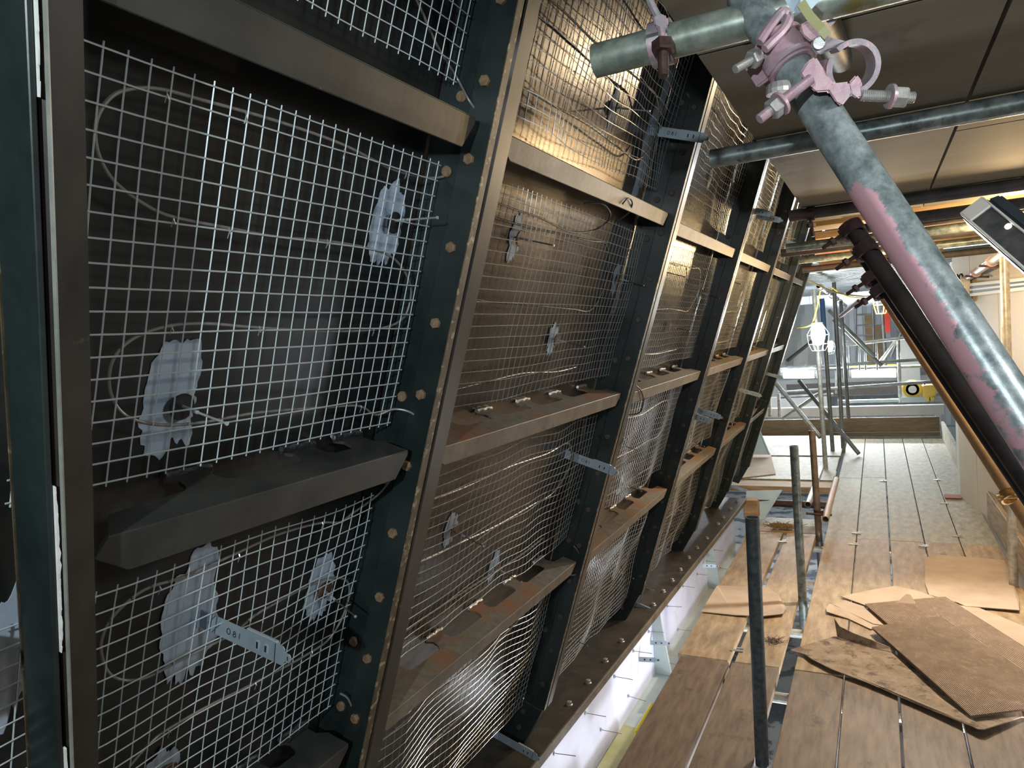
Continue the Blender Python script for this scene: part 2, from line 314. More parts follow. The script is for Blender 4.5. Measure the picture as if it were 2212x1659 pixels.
# ================================================================== SETTING
# floor: scaffold boards laid along the walkway
floor = struct('floor', (0, 4, 0))
def board(x0, x1, y0, y1, m, z=0.0, th=0.038):
    bm = BM(); g = 0.0025; box(bm, x0 + g, x1 - g, y0 + g, y1 - g, z - th, z); bevel(bm, 0.002)
    for v in bm.verts:
        if v.co.z > z - 0.01: v.co.z += 0.0015 * math.sin(v.co.y * 3 + x0 * 9)
    return obj('board', bm, m, floor)
XM = [-0.415, -0.197, 0.022, 0.246, 0.467, 0.700]
for i in range(5):
    g = 0.001 + 0.002 * (i % 3)
    cut = [-1.6, 1.1, 3.50 + (0.0 if i < 2 else 0.0), 5.80, 8.02 + (0.06 * i if i < 4 else -0.85), 10.85]
    for j in range(5):
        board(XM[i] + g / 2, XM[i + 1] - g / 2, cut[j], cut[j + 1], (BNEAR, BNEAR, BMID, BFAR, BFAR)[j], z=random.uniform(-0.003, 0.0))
for x0, x1 in ((-0.955, -0.712), (-0.702, -0.478)):
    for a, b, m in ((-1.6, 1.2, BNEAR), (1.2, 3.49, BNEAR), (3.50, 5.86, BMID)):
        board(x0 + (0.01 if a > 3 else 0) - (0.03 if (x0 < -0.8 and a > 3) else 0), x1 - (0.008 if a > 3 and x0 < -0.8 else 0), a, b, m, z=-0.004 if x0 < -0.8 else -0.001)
# short metal clips over the board joints
def clip(px, py):
    p = onz(px, py, 0.0); bm = BM(); box(bm, p.x - 0.032, p.x + 0.032, p.y - 0.012, p.y + 0.004, 0.0, 0.004)
    box(bm, p.x - 0.004, p.x + 0.028, p.y + 0.02, p.y + 0.034, 0.0, 0.004); obj('clip', bm, BOLTG, floor)
for q in ((1592, 1405), (1843, 1176), (1995, 1180), (1908, 1039), (2040, 1088), (1850, 1152), (2068, 1159), (1690, 1170), (2024, 1037)): clip(*q)
# lower level seen through the gaps
lo = BM(); box(lo, -6.5, 4.5, -1.5, 16, -2.15, -2.05); obj('trim_1', lo, LOWER, kind='structure')
# ledgers under the boards
for i, y in enumerate((1.95, 2.62, 3.35, 4.1, 4.9, 5.7)):
    bm = BM(); tube(bm, (-0.93, y, -0.075), (0.9, y, -0.075), 0.02415, 12)
    obj('scaffold_tube', bm, TUBEB, label='galvanised tube carrying the boards %s, seen through the left gap' % ('at the bottom edge', 'under the nearest post', 'by the dark joint line', 'before the second post', 'beyond the second post', 'under the third post')[i], cat='scaffold tube', group='tubes under the deck')

# wall_left: the leaning steel skin, one sheet per bay
wall = struct('wall_left', WP(3, 1.7, -0.125))
EDGES = [-0.75, 0.37, 1.08, 2.29, 3.515, 4.75, 5.965, 7.03]
for b in range(7):
    M = WF(0, 0, -0.125); bm = BM()
    y0, y1 = EDGES[b] + 0.0015, EDGES[b + 1] - 0.0015
    nx, ny = 10, 22
    g = [[None] * (ny + 1) for _ in range(nx + 1)]
    for i in range(nx + 1):
        for j in range(ny + 1):
            x = y0 + (y1 - y0) * i / nx; y = -1.72 + (3.10) * j / ny
            z = 0.004 * noise.noise(V((x * 2.2, y * 2.2, b * 7))) if 0 < i < nx else 0
            g[i][j] = bm.verts.new(M @ V((x, y, z)))
    for i in range(nx):
        for j in range(ny): bm.faces.new((g[i][j], g[i + 1][j], g[i + 1][j + 1], g[i][j + 1]))
    ret = bmesh.ops.extrude_face_region(bm, geom=list(bm.faces)); vs = [e for e in ret['geom'] if isinstance(e, bmesh.types.BMVert)]
    bmesh.ops.translate(bm, verts=vs, vec=-N * 0.004)
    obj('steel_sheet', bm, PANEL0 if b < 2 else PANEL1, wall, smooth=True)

# ceiling: plywood sheets of the lift above
ceil = struct('ceiling', (0, 1.5, 2.12))
for (x0, x1, y0, y1) in ((-0.256, 0.198, -1.4, 1.28), (-0.256, 0.198, 1.288, 3.74), (0.206, 0.72, -1.4, 2.25), (0.206, 0.72, 2.258, 3.74), (0.728, 1.5, -1.4, 1.2), (0.728, 1.5, 1.208, 3.74)):
    bm = BM(); box(bm, x0, x1, y0, y1, 2.12, 2.138); obj('plywood_sheet', bm, PLY, ceil)
# timber joists beyond the plywood
for i, (y, z, m, x0, x1) in enumerate(((4.30, 2.15, TIMB, -0.3, 1.4), (4.95, 2.15, TIMB, -0.32, 1.4), (5.45, 2.15, TIMB, -0.35, 1.4), (5.85, 2.13, TIMBR, -0.38, -0.15), (5.90, 2.13, TIMB, -0.14, 1.4), (6.4, 2.14, TIMB, -0.4, 1.4), (6.85, 2.12, TIMB, -0.42, 0.5), (7.25, 2.10, TOE, -0.6, 1.4))):
    bm = BM(); box(bm, x0, x1, y - 0.11, y + 0.11, z, z + 0.045); bevel(bm, 0.003)
    bm2 = bm; obj('board', bm2, m, ceil)
bm = BM(); box(bm, -0.27, 2.6, 3.75, 7.45, 2.215, 2.225); obj('backing_board', bm, DARKV, ceil)
# galvanised ribbed decking farther on
bm = BM(); M = Matrix.Identity(4); y = 7.5; pts = []
k = 0
while y < 15.5:
    pts += [(y, 2.14 if k % 2 else 2.20), (y + 0.10, 2.14 if k % 2 else 2.20)]; y += 0.14; k += 1
pts2 = pts + [(p[0], p[1] + 0.004) for p in reversed(pts)]
for a, b in zip(pts, pts[1:]):
    vs = [bm.verts.new(V((x, q[0], q[1]))) for q in (a, b) for x in (-4.5, 3.0)]; bm.faces.new((vs[0], vs[1], vs[3], vs[2]))
bmesh.ops.remove_doubles(bm, verts=bm.verts, dist=1e-5)
obj('ribbed_decking', bm, DECK, ceil)

# wall_right: cream cladding, three runs of it, built of separate panels
wr = struct('wall_right', (1.0, 4, -0.1))
line = [(0.60, 7.38), (0.617, 7.28), (0.70, 6.82), (1.02, 5.0), (1.22, 2.6), (1.3, -1.6)]
for i, (a, b) in enumerate(zip(line, line[1:])):
    a, b = V((*a, 0)), V((*b, 0)); L = (b - a).length; d = (b - a) / L; n_ = max(1, round(L / 0.62)) if i > 1 else 1
    for k in range(n_):
        M = frame(a, d, V((0, 0, 1))); bm = BM(); s = L / n_
        if i == 0: box(bm, 0, s, -0.012, 0.012, -0.35, 1.62 + 0.45, M); m = OFFW
        else: box(bm, k * s + 0.004, (k + 1) * s - 0.004, -0.02, 0.02, -0.35, 2.10, M); m = CREAM if i < 3 or k < 1 else DARKRUN
        bevel(bm, 0.003); obj('wall_panel', bm, m, wr)
# far wall of corrugated sheeting
fw = struct('wall_back', (0, 16, -2)); x = -7.0
while x < 5.0:
    bm = BM(); P = []
    for j in range(13): P.append((x + j * 0.08, 16 + 0.02 * (j % 2)))
    for a, b in zip(P, P[1:]):
        vs = [bm.verts.new(V((q[0], q[1], z))) for q in (a, b) for z in (-2.0, 3.6)]; bm.faces.new((vs[0], vs[1], vs[3], vs[2]))
    bmesh.ops.remove_doubles(bm, verts=bm.verts, dist=1e-5); obj('corrugated_sheet', bm, SHEET, fw); x += 0.965
for i, (z, m) in enumerate(((0.10, OFFW), (-0.9, PALEG))):
    bm = BM(); box(bm, -6, 4, 15.6, 15.9, z, z + 0.35); obj('trim_%d' % (i + 2), bm, m, kind='structure')

# ================================================================== LEANING WALL STEELWORK
hx = BM(); hexa(hx, Matrix.Identity(4), 0.0098, 0.007); HEX = mesh('hex_bolt', hx, RUST)
RUSTD = mat('dark_rusted_bolt', (0.045, 0.03, 0.022), (0.09, 0.06, 0.04), 90, 0.6, 0.1, 0.3)
hx = BM(); hexa(hx, Matrix.Identity(4), 0.0098, 0.007); HEXD = mesh('dark_hex_bolt', hx, RUSTD)
hx = BM(); hexa(hx, Matrix.Identity(4), 0.0100, 0.006, 12, 0.4); RNDD = mesh('dark_round_bolt', hx, RUSTD)
hx = BM(); hexa(hx, Matrix.Identity(4), 0.0100, 0.006, 12, 0.4); RND = mesh('round_bolt', hx, RUST)
hx = BM(); hexa(hx, Matrix.Identity(4), 0.014, 0.004, 12, 0.4); hexa(hx, Matrix.Translation((0, 0, 0.004)), 0.011, 0.010, 6); LBOLT = mesh('ledge_bolt', hx, BOLTG)
def strip(bm, x0, x1, z0, z1, t0, t1, M, n=1): box(bm, x0, x1, -t1, -t0, z0, z1, M)
def stud(i, M, t0, t1, bolts, inner, label, web_deep=-0.12):
    t = thing('steel_stud', M @ V((0.03, -t1, -0.03)), label, 'steel stud', 'leaning steel studs of the wall')
    bm = BM(); strip(bm, 0.0, 0.0175, -0.052, 0.0, t0, t1, M); bevel(bm, 0.0015); obj('side_plate', bm, STEEL, t)
    bm = BM(); strip(bm, -0.0006, 0.0182, -0.0008, 0.0012, t0, t1, M)
    n_ = 60                                                       # slightly ragged brown edge strip
    obj('edge_strip', bm, EDGEM, t, label='brown front edge strip')
    if web_deep < -0.06:
        bm = BM(); strip(bm, 0.008, 0.0165, web_deep, -0.0535, t0, t1, M); obj('inner_plate', bm, STEEL, t)
    bm = BM()
    prism(bm, [(0.0225, web_deep), (0.030, web_deep), (0.030, -0.010), (0.034, -0.007), (0.072, -0.007), (0.072, 0.001), (0.030, 0.001), (0.0225, -0.007)], 1, -t1, -t0, M)
    obj('flange', bm, FLANGE if i else STEEL, t)
    for tt in bolts:
        Mb = M @ Matrix.Translation((0, -tt, -0.030)) @ Matrix.Rotation(math.radians(-90), 4, 'Y') @ Matrix.Rotation(random.random(), 4, 'Z'); inst('bolt', HEX if i < 2 else HEXD, Mb, t)
    for tt in inner:
        Mb = M @ Matrix.Translation((0.008, -tt, -0.074)) @ Matrix.Rotation(math.radians(-90), 4, 'Y'); inst('bolt', RND if i < 2 else RNDD, Mb, t)
    return t
bl = [-0.63, -0.49, -0.355, -0.228, -0.101, 0.049, 0.184, 0.317, 0.455, 0.592, 0.727, 0.862, 1.0, 1.14, 1.28, 1.42, 1.56]
bi = [-0.50, -0.20, -0.075, 0.335, 0.50, 0.85, 1.0, 1.36]
for i in range(1, 7):
    s = STUDY[i]
    t = stud(i, WF(s, 0, 0), -1.45, 1.66, bl if i < 5 else bl[::2], bi if i < 4 else [], ('%s leaning dark steel stud counted from the left post' % ('first second third fourth fifth sixth'.split()[i - 1])) if i < 6 else 'last leaning steel stud, at the far end of the wall')
    M = WF(s, 0, 0); bm = BM()
    prism(bm, [(-1.66, -0.004), (-1.66, -0.118), (-1.845, -0.150), (-1.845, -0.045)], 0, -0.004, 0.030, M); bevel(bm, 0.002)
    obj('foot_plate', bm, STEEL, t)
    for q in (1.70, 1.77): inst('bolt', RNDD, M @ Matrix.Translation((-0.004, -q, -0.075)) @ Matrix.Rotation(math.radians(-90), 4, 'Y'), t)
# nearest post at the left edge, not quite parallel to the others
ang = math.atan2(0.098, 0.816)
M0 = WF(0.357, 0, 0) @ Matrix.Rotation(ang, 4, 'Z')
# x local shifts with y: going up moves toward smaller Y
t0 = thing('steel_post', M0 @ V((0.02, -1.2, -0.03)), 'nearest dark steel post with white sealant, at the left edge', 'steel post')
bm = BM(); strip(bm, -0.004, 0.002, -0.058, 0.0, -0.9, 1.3, M0); bevel(bm, 0.001); obj('side_plate', bm, STEEL, t0)
bm = BM(); strip(bm, -0.0052, 0.001, -0.0605, -0.0582, -0.9, 1.3, M0); obj('edge_strip', bm, EDGEM, t0, label='worn brown back edge')
bm = BM(); prism(bm, [(0.0055, -0.06), (0.010, -0.06), (0.0105, -0.007), (0.040, -0.003), (0.040, 0.002), (0.0095, 0.001), (0.0055, -0.005)], 1, -1.3, 0.9, M0); obj('flange', bm, FLANGE, t0)
bm = BM(); prism(bm, [(0.0078, 0.0015), (0.0105, 0.0022), (0.0125, 0.0012)], 1, -1.3, 0.9, M0); obj('edge_bead', bm, mat('worn_grey_bead', (0.16, 0.18, 0.165), (0.26, 0.28, 0.25), 20, 0.45), t0, label='pale worn bead along the flange')
for ya, yb, wd in (((0.335, 0.53, 0.003)), ((0.66, 0.93, 0.0048)), ((-0.34, -0.02, 0.0018))):
    bm = BM(); pts = []; n_ = 26
    for k in range(n_ + 1):
        f_ = k / n_; pts.append((ya + (yb - ya) * f_, wd * (0.35 + 0.9 * abs(noise.noise(V((k * 0.45, ya * 9, 0))))) * math.sin(math.pi * min(1, max(0.04, f_))) ** 0.4))
    lft = [(0.0025 - 0.0002, -p[0]) for p in pts]; rgt = [(0.003 + p[1] * 1.5, -p[0]) for p in pts]
    for k in range(n_):
        q = [lft[k], rgt[k], rgt[k + 1], lft[k + 1]]
        lo_ = [bm.verts.new(M0 @ V((a, b, -0.002))) for a, b in q]; hi_ = [bm.verts.new(M0 @ V((a, b, 0.0025 + 0.001 * noise.noise(V((k * .9, a * 99, 1)))))) for a, b in q]
        bm.faces.new(hi_); bm.faces.new(lo_[::-1])
        for e in range(4): bm.faces.new((lo_[e], lo_[(e + 1) % 4], hi_[(e + 1) % 4], hi_[e]))
    obj('sealant', bm, SEAL, t0, label='lump of white sealant')

# transoms: angle with a combed top plate
def transom(b, row, x0, x1, t, y_end_bevel, teeth, dark, leg=0.040, label=''):
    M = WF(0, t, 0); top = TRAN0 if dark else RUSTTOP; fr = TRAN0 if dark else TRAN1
    T = thing('steel_transom', M @ V(((x0 + x1) / 2, -leg, -0.03)), label, 'steel transom', 'steel transoms between the studs')
    z0, z1, zt = -0.0175, -0.072, -0.119
    P = [(x0, z0), (x0 + 0.03, z1 + 0.01)]
    for c in teeth:
        P += [(c - 0.040, z1), (c - 0.030, z1 - 0.010), (c - 0.027, -0.100), (c - 0.040, zt + 0.004), (c - 0.038, zt), (c + 0.036, zt), (c + 0.040, zt + 0.006), (c + 0.025, -0.102), (c + 0.028, z1 - 0.010), (c + 0.040, z1)]
    P += [(x1 - 0.004, z1 + 0.006), (x1, z0)]
    Q = [P[0]]
    for p in P[1:]:
        if p[0] > Q[-1][0] - 0.03: Q.append(p)
    bm = BM(); prism(bm, Q, 1, -0.005, 0.0, M); obj('combed_plate', bm, top, T)
    bm = BM(); prism(bm, [(x0, -0.001), (x1, -0.001), (x1 + 0.002, -0.010), (x1 - y_end_bevel, -leg), (x0 + 0.030, -leg), (x0 - 0.014, -leg * 0.45)], 2, -0.0222, -0.0165, M)
    bevel(bm, 0.001); obj('front_leg', bm, fr, T)
    for c in teeth:                                               # weld beads
        bm = BM(); pts = [M @ V((c - 0.038 + 0.076 * k / 8, 0.003 + 0.0015 * math.sin(k * 2.1 + c), -0.119 + 0.002 * math.cos(k * 1.7))) for k in range(9)]
        path(bm, pts, 0.0048, 6); obj('weld_bead', bm, WELD if dark else BOLTG, T, smooth=True)
    return T
RT = [-0.165, 0.430, 1.048]
for b in range(1, 7):
    a = 0.475 if b == 1 else STUDY[b - 1] + 0.085; e = STUDY[b] - 0.028
    for r in range(3):
        if b == 1: teeth = [0.655, 0.865, 0.988]
        else: teeth = [STUDY[b - 1] + q for q in (0.235, 0.43, 0.645, 0.86, 1.075)]
        if r == 0: teeth = []
        tt = RT[r] + (0.0, 0.0, 0.0)[r] + (0.012 if b > 2 else 0)
        x0 = a if not (b == 1 and r == 0) else 0.36
        if b == 1: tt = (-0.165, 0.415, 1.035)[r]
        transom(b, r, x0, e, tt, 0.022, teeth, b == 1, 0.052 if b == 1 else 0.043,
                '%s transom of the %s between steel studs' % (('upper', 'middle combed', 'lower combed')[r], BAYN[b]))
transom(0, 1, -0.55, 0.335, 0.50, 0.02, [0.0, 0.2], True, 0.05, 'transom end at the far left edge, behind the nearest post')

# cranked weld lump between middle transom and stud in the nearest bay
# ---- wire mesh sheets
def wire_mesh(b, r, y0, y1, t0, t1, seed, wave, label, pitch=0.0262, h=-0.080, rad=0.00085, wseg=4, m=None):
    bm = BM(); nY = max(2, round((y1 - y0) / pitch)); nT = max(2, round((t1 - t0) / pitch))
    def P(y, t):
        q = V((y * 2.3, t * 2.3, seed)); q2 = V((y * 5.5, t * 4.0, seed + 5))
        edge = 1.0
        return WP(y + wave * 0.55 * noise.noise(q + V((9, 0, 0))) + wave * 0.12 * noise.noise(q2 * 2), t + wave * 0.9 * noise.noise(q + V((0, 7, 0))) + wave * 0.25 * noise.noise(q2), h + wave * 0.9 * noise.noise(q2 + V((3, 3, 3))))
    step = 2 if b < 3 else 3
    def wire(ps):
        path(bm, ps, rad, wseg)
    ov = 0.006
    for i in range(nY + 1):
        y = y0 + (y1 - y0) * i / nY; n_ = nT // step + 1
        wire([P(y, t0 - ov + (t1 - t0 + 2 * ov) * k / n_) for k in range(n_ + 1)])
    for j in range(nT + 1):
        t = t0 + (t1 - t0) * j / nT; n_ = nY // step + 1
        wire([P(y0 - ov + (y1 - y0 + 2 * ov) * k / n_, t) + N * 0.0016 for k in range(n_ + 1)])
    obj('wire_mesh', bm, m or GALV, label=label, cat='wire mesh', group='wire mesh sheets on the wall')
for b in range(1, 7):
    if b == 1: y0, y1 = 0.408, 1.052
    else: y0, y1 = STUDY[b - 1] + 0.10, STUDY[b] - 0.012
    rows = [(-0.98, -0.222), (-0.083, 0.385), (0.530, 0.995 if b == 1 else 0.985)]
    if b > 1: rows.append((1.165, 1.66 if b == 2 else 1.74))
    for r, (a, e) in enumerate(rows):
        wv = (0.010, 0.006, 0.014)[r] if b == 1 else (0.030, 0.012, 0.022, 0.030)[r]
        wire_mesh(b, r, y0, y1 - (0.0, 0.0, 0.01, 0.02)[r], a, e, b * 3.7 + r * 1.9, wv, 'wire mesh sheet, %s of the %s' % (ROWN[r], BAYN[b]), rad=0.00108 if b == 1 else 0.0009, wseg=4 if b < 3 else 3, m=GALVN if b == 1 else GALV)
wire_mesh(0, 2, -0.30, 0.30, 0.66, 1.15, 2.2, 0.014, 'wire mesh corner, bottom of the far left edge', h=-0.07)

# ---- cables tied to the mesh
def cable(pts, label, m=CABLE, r=0.0021, ties=()):
    c = thing('cable', WP(*yt(pts[len(pts) // 2]), -0.1), label, 'cable', 'cables tied behind the mesh')
    bm = BM(); path(bm, spline(pts, 6), r, 8); obj('sheath', bm, m, c, smooth=True)
    for q in ties:
        bm = BM(); p = V(q); path(bm, [p + SD * 0.010 + N * 0.004, p + N * 0.006, p - SD * 0.003 + N * 0.004, p + SD * 0.006 + V((0, 0.006, 0)) + N * 0.002], 0.0007, 4)
        obj('wire_tie', bm, GALV, c)
    return c
def W_(L, h): return [onw(x, y, hh if isinstance(hh, float) else h) for (x, y, *q) in L for hh in [q[0] if q else h]]
c1 = [(880, -40), (905, 10), (945, 100), (985, 165), (1012, 215, -0.05), (1040, 258, -0.035), (1053, 300, -0.03), (1046, 340, -0.035), (1015, 362, -0.05), (975, 376, -0.07), (930, 384), (850, 366), (740, 312), (600, 262), (430, 214), (355, 194), (298, 190), (247, 204), (214, 245), (205, 292), (217, 345), (250, 395), (310, 440), (372, 468), (490, 492), (600, 512), (700, 520), (790, 535), (848, 557), (880, 598), (887, 642), (868, 690), (812, 711), (700, 715), (550, 707), (450, 699), (365, 704), (290, 730), (248, 770), (235, 820), (247, 870), (282, 903), (350, 918), (440, 912), (560, 891), (700, 880), (775, 877), (812, 896), (850, 884, -0.07), (885, 890, -0.045), (908, 910, -0.03), (925, 945, -0.03)]
cable(W_(c1, -0.084), 'grey cable looping across the upper mesh of the nearest bay', ties=W_([(353, 200), (367, 470), (489, 496), (702, 520), (364, 704), (555, 708), (802, 712), (525, 247), (738, 326), (872, 372), (775, 878)], -0.078))
c2 = [(845, 1035, -0.06), (815, 1070), (760, 1110), (735, 1128), (690, 1130), (600, 1155), (500, 1200), (400, 1245), (320, 1270), (270, 1305), (235, 1345), (218, 1390), (225, 1435), (245, 1462), (280, 1470), (325, 1460), (400, 1420), (500, 1370), (565, 1320), (690, 1255), (740, 1250), (755, 1272), (745, 1320), (715, 1375), (670, 1410), (550, 1475), (450, 1525), (360, 1577), (320, 1610), (280, 1655)]
cable(W_(c2, -0.084), 'grey cable looping across the lower mesh of the nearest bay', ties=W_([(512, 1199), (340, 1268), (692, 1130), (670, 1408), (548, 1476), (360, 1578)], -0.078))
cable(W_([(735, 1498, -0.06), (752, 1510, -0.05), (765, 1545, -0.045), (775, 1600, -0.045), (783, 1625, -0.045)], -0.05), 'short cable end by the foot of the first stud', m=GALV)
def snake(y0, y1, t0, t1, n_, h, seed):
    pts = []; dt = (t1 - t0) / n_
    for i in range(n_ + 1):
        t = t0 + dt * i; row = [(y0 + (y1 - y0) * f, t + 0.012 * noise.noise(V((f * 3, seed, i)))) for f in (0.04, 0.25, 0.5, 0.75, 0.94)]
        if i % 2: row.reverse()
        pts += row
        if i < n_: pts.append((y1 + 0.02 if i % 2 == 0 else y0 - 0.03, t + dt / 2))
    return [WP(y, t, h + 0.012 * noise.noise(V((y * 3, t * 3, seed)))) for y, t in pts]
for b in range(2, 7):
    a, e = STUDY[b - 1] + 0.12, STUDY[b] - 0.16
    for r, (ta, tb) in enumerate(((-0.80, -0.28), (-0.02, 0.34), (0.60, 0.93), (1.22, 1.62))):
        if b > 4 and r == 3: continue
        cable(snake(a, e - (0.1 if r == 1 else 0), ta, tb, 2 if r else 3, -0.088, b * 5 + r), 'cable snaking behind the mesh, %s of the %s' % (ROWN[r], BAYN[b]), m=CABLE if (b + r) % 3 else CABLED, r=0.0026 if b < 4 else 0.003)
cable(W_([(1040, 425), (1105, 450), (1165, 470), (1230, 500), (1280, 498), (1310, 480, -0.05), (1318, 460, -0.03), (1300, 440, -0.03), (1262, 440, -0.05)], -0.07), 'black cable loop under the upper transom of the second bay', m=CABLED, r=0.0022)
cable(W_([(1330, 478, -0.05), (1355, 462, -0.03), (1366, 440, -0.012), (1358, 428, -0.012), (1345, 440, -0.012)], -0.03), 'black cable looped over the upper transom end by the second stud', m=CABLED, r=0.0022)
cable(W_([(1372, 832, -0.02), (1385, 845, -0.012), (1390, 870, -0.012), (1380, 892, -0.03), (1355, 896, -0.06)], -0.03), 'black cable loop over the middle transom beyond the second stud', m=CABLED, r=0.0026)
cable(W_([(1240, 1180, -0.03), (1250, 1195, -0.025), (1253, 1225, -0.02), (1245, 1240, -0.015), (1232, 1243, -0.03)], -0.03), 'pale cable loop at the lower transom end by the second stud', r=0.0022)
cable(W_([(1292, 940, -0.06), (1305, 958, -0.03), (1330, 965, -0.006), (1350, 950, 0.002), (1372, 925, -0.03)], -0.03), 'black cable strung across the second stud at mid height', m=CABLED, r=0.0020)

# ---- insulation pins with washers, on primer patches
bmW = BM(); prism(bmW, [(0.0185 * math.cos(a * math.pi / 10), 0.0185 * math.sin(a * math.pi / 10)) for a in range(20)], 2, 0, 0.004); bevel(bmW, 0.0012)
WASHER_B = mesh('washer_black', bmW.copy(), BLACK); WASHER = mesh('washer_brown', bmW, WASHB)
def patch(name, c, seed, size, wall_h=-0.1235, parent=None, streak=1.0):
    bm = BM(); n_ = 64; P = []
    for i in range(n_):
        a = 2 * math.pi * i / n_; r_ = size * (0.86 + 0.30 * noise.noise(V((math.cos(a) * 1.2, math.sin(a) * 1.2, seed))) + 0.22 * noise.noise(V((math.cos(a) * 3.2, math.sin(a) * 3.2, seed + 3))) + 0.14 * noise.noise(V((a * 6, 1, seed))) * (1.6 if math.sin(a) < -0.3 else 0.6))
        P.append((c[0] + math.cos(a) * r_ * 0.8, -(c[1]) + math.sin(a) * r_ * 1.35 * streak))
    prism(bm, P, 2, 0, 0.0006, WF(0, 0, wall_h)); return obj(name, bm, PATCH, parent)
def aim_from(base, px, py, L):
    r = ray(px, py).normalized(); oc = EYE - base; b_ = oc.dot(r); c_ = oc.dot(oc) - L * L; D = b_ * b_ - c_
    if D < 0: p = EYE + r * (-b_); return (p - base).normalized()
    cand = [(EYE + r * (-b_ + s * math.sqrt(D)) - base).normalized() for s in (-1, 1)]
    return max(cand, key=lambda d: d.dot(N))
def pin(base, d, L, black, label, size=0.045, seed=1.0, twist=0):
    t = thing('insulation_pin', base, label, 'insulation pin', 'insulation pins on the steel sheets')
    Y, tt = yt(base); patch('primer_patch', (Y, tt), seed, size, parent=t)
    M = frame(base, N, V((0, 1, 0)))
    inst('washer', WASHER_B if black else WASHER, Matrix.Translation(base + N * 0.012) @ WF(0, 0, 0).to_3x3().to_4x4() @ Matrix.Rotation(twist, 4, 'X'), t)
    bm = BM(); tube(bm, base, base + d * L, 0.0016, 8, solid=True); obj('shaft', bm, BOLTG if black else mat('dark_pin_steel', (0.05, 0.047, 0.043), (0.09, 0.085, 0.08), 30, 0.4, 0.4), t, smooth=True)
    bm = BM(); tube(bm, base + d * (L - 0.0015), base + d * (L + 0.001), 0.0027, 10, solid=True); obj('cap', bm, ZINCL, t, smooth=True)
    bm = BM(); tube(bm, base + d * 0.014, base + d * 0.045, 0.0026, 8, solid=True); obj('collar', bm, ZINCL, t, smooth=True)
P1 = [((378, 872), (490, 915), True, 0.066, 'insulation pin with black washer above the middle transom, nearest bay'),
      ((838, 478), (945, 470), True, 0.060, 'insulation pin with black washer beside the first stud, pointing level'),
      ((690, 1268), (768, 1332), False, 0.058, 'insulation pin with brown washer, lower mesh of the nearest bay'),
      ((350, 1662), (400, 1695), False, 0.04, 'insulation pin at the bottom edge of the nearest bay')]
for k, (bp, tp, bl_, sz, lb) in enumerate(P1):
    b0 = onw(*bp, -0.124); pin(b0, aim_from(b0, *tp, 0.10), 0.10, bl_, lb, sz, k * 2.3 + 0.4)
PR = [(0.405, 0.010, 'left, upper middle row'), (0.76, 0.26, 'lower right, upper middle row'), (0.80, -0.376, 'centre, top row'), (0.405, 0.741, 'left, lower middle row'), (0.726, 0.956, 'just above the lower transom'), (1.155, 0.068, 'beside the stud, upper middle row'), (1.015, 1.504, 'right, bottom row'), (0.45, 1.60, 'left, bottom row')]
for b in range(2, 7):
    for k, (dy, tt, nm) in enumerate(PR):
        if b > 4 and k == 7: continue
        jy = random.uniform(-0.05, 0.05) if b > 2 else 0; jt = random.uniform(-0.03, 0.03) if b > 2 else 0
        b0 = WP(STUDY[b - 1] + dy + jy, tt + jt, -0.124); d = (N + V((random.uniform(-.05, .05), random.uniform(-.05, .05), random.uniform(-.05, .05)))).normalized()
        pin(b0, d, 0.10, k == 2, 'insulation pin %s, %s' % (nm, BAYN[b]), 0.042, b * 3.1 + k)
for k, (c, sz, st) in enumerate((((0.70, 0.66), 0.075, 1.3), ((0.02, 0.86), 0.10, 1.4))):
    patch('primer_patch', c, 40 + k * 3, sz, parent=wall, streak=st)
p_ = onw(1395, 330, -0.124); patch('primer_patch', yt(p_), 51, 0.06, parent=wall, streak=2.2)
p_ = onw(12, 1430, -0.10); patch('primer_patch', yt(p_), 61, 0.05, wall_h=-0.10, parent=wall, streak=1.5)
p_ = onw(1440, 180, -0.124); patch('primer_patch', yt(p_), 55, 0.05, parent=wall, streak=2.0)

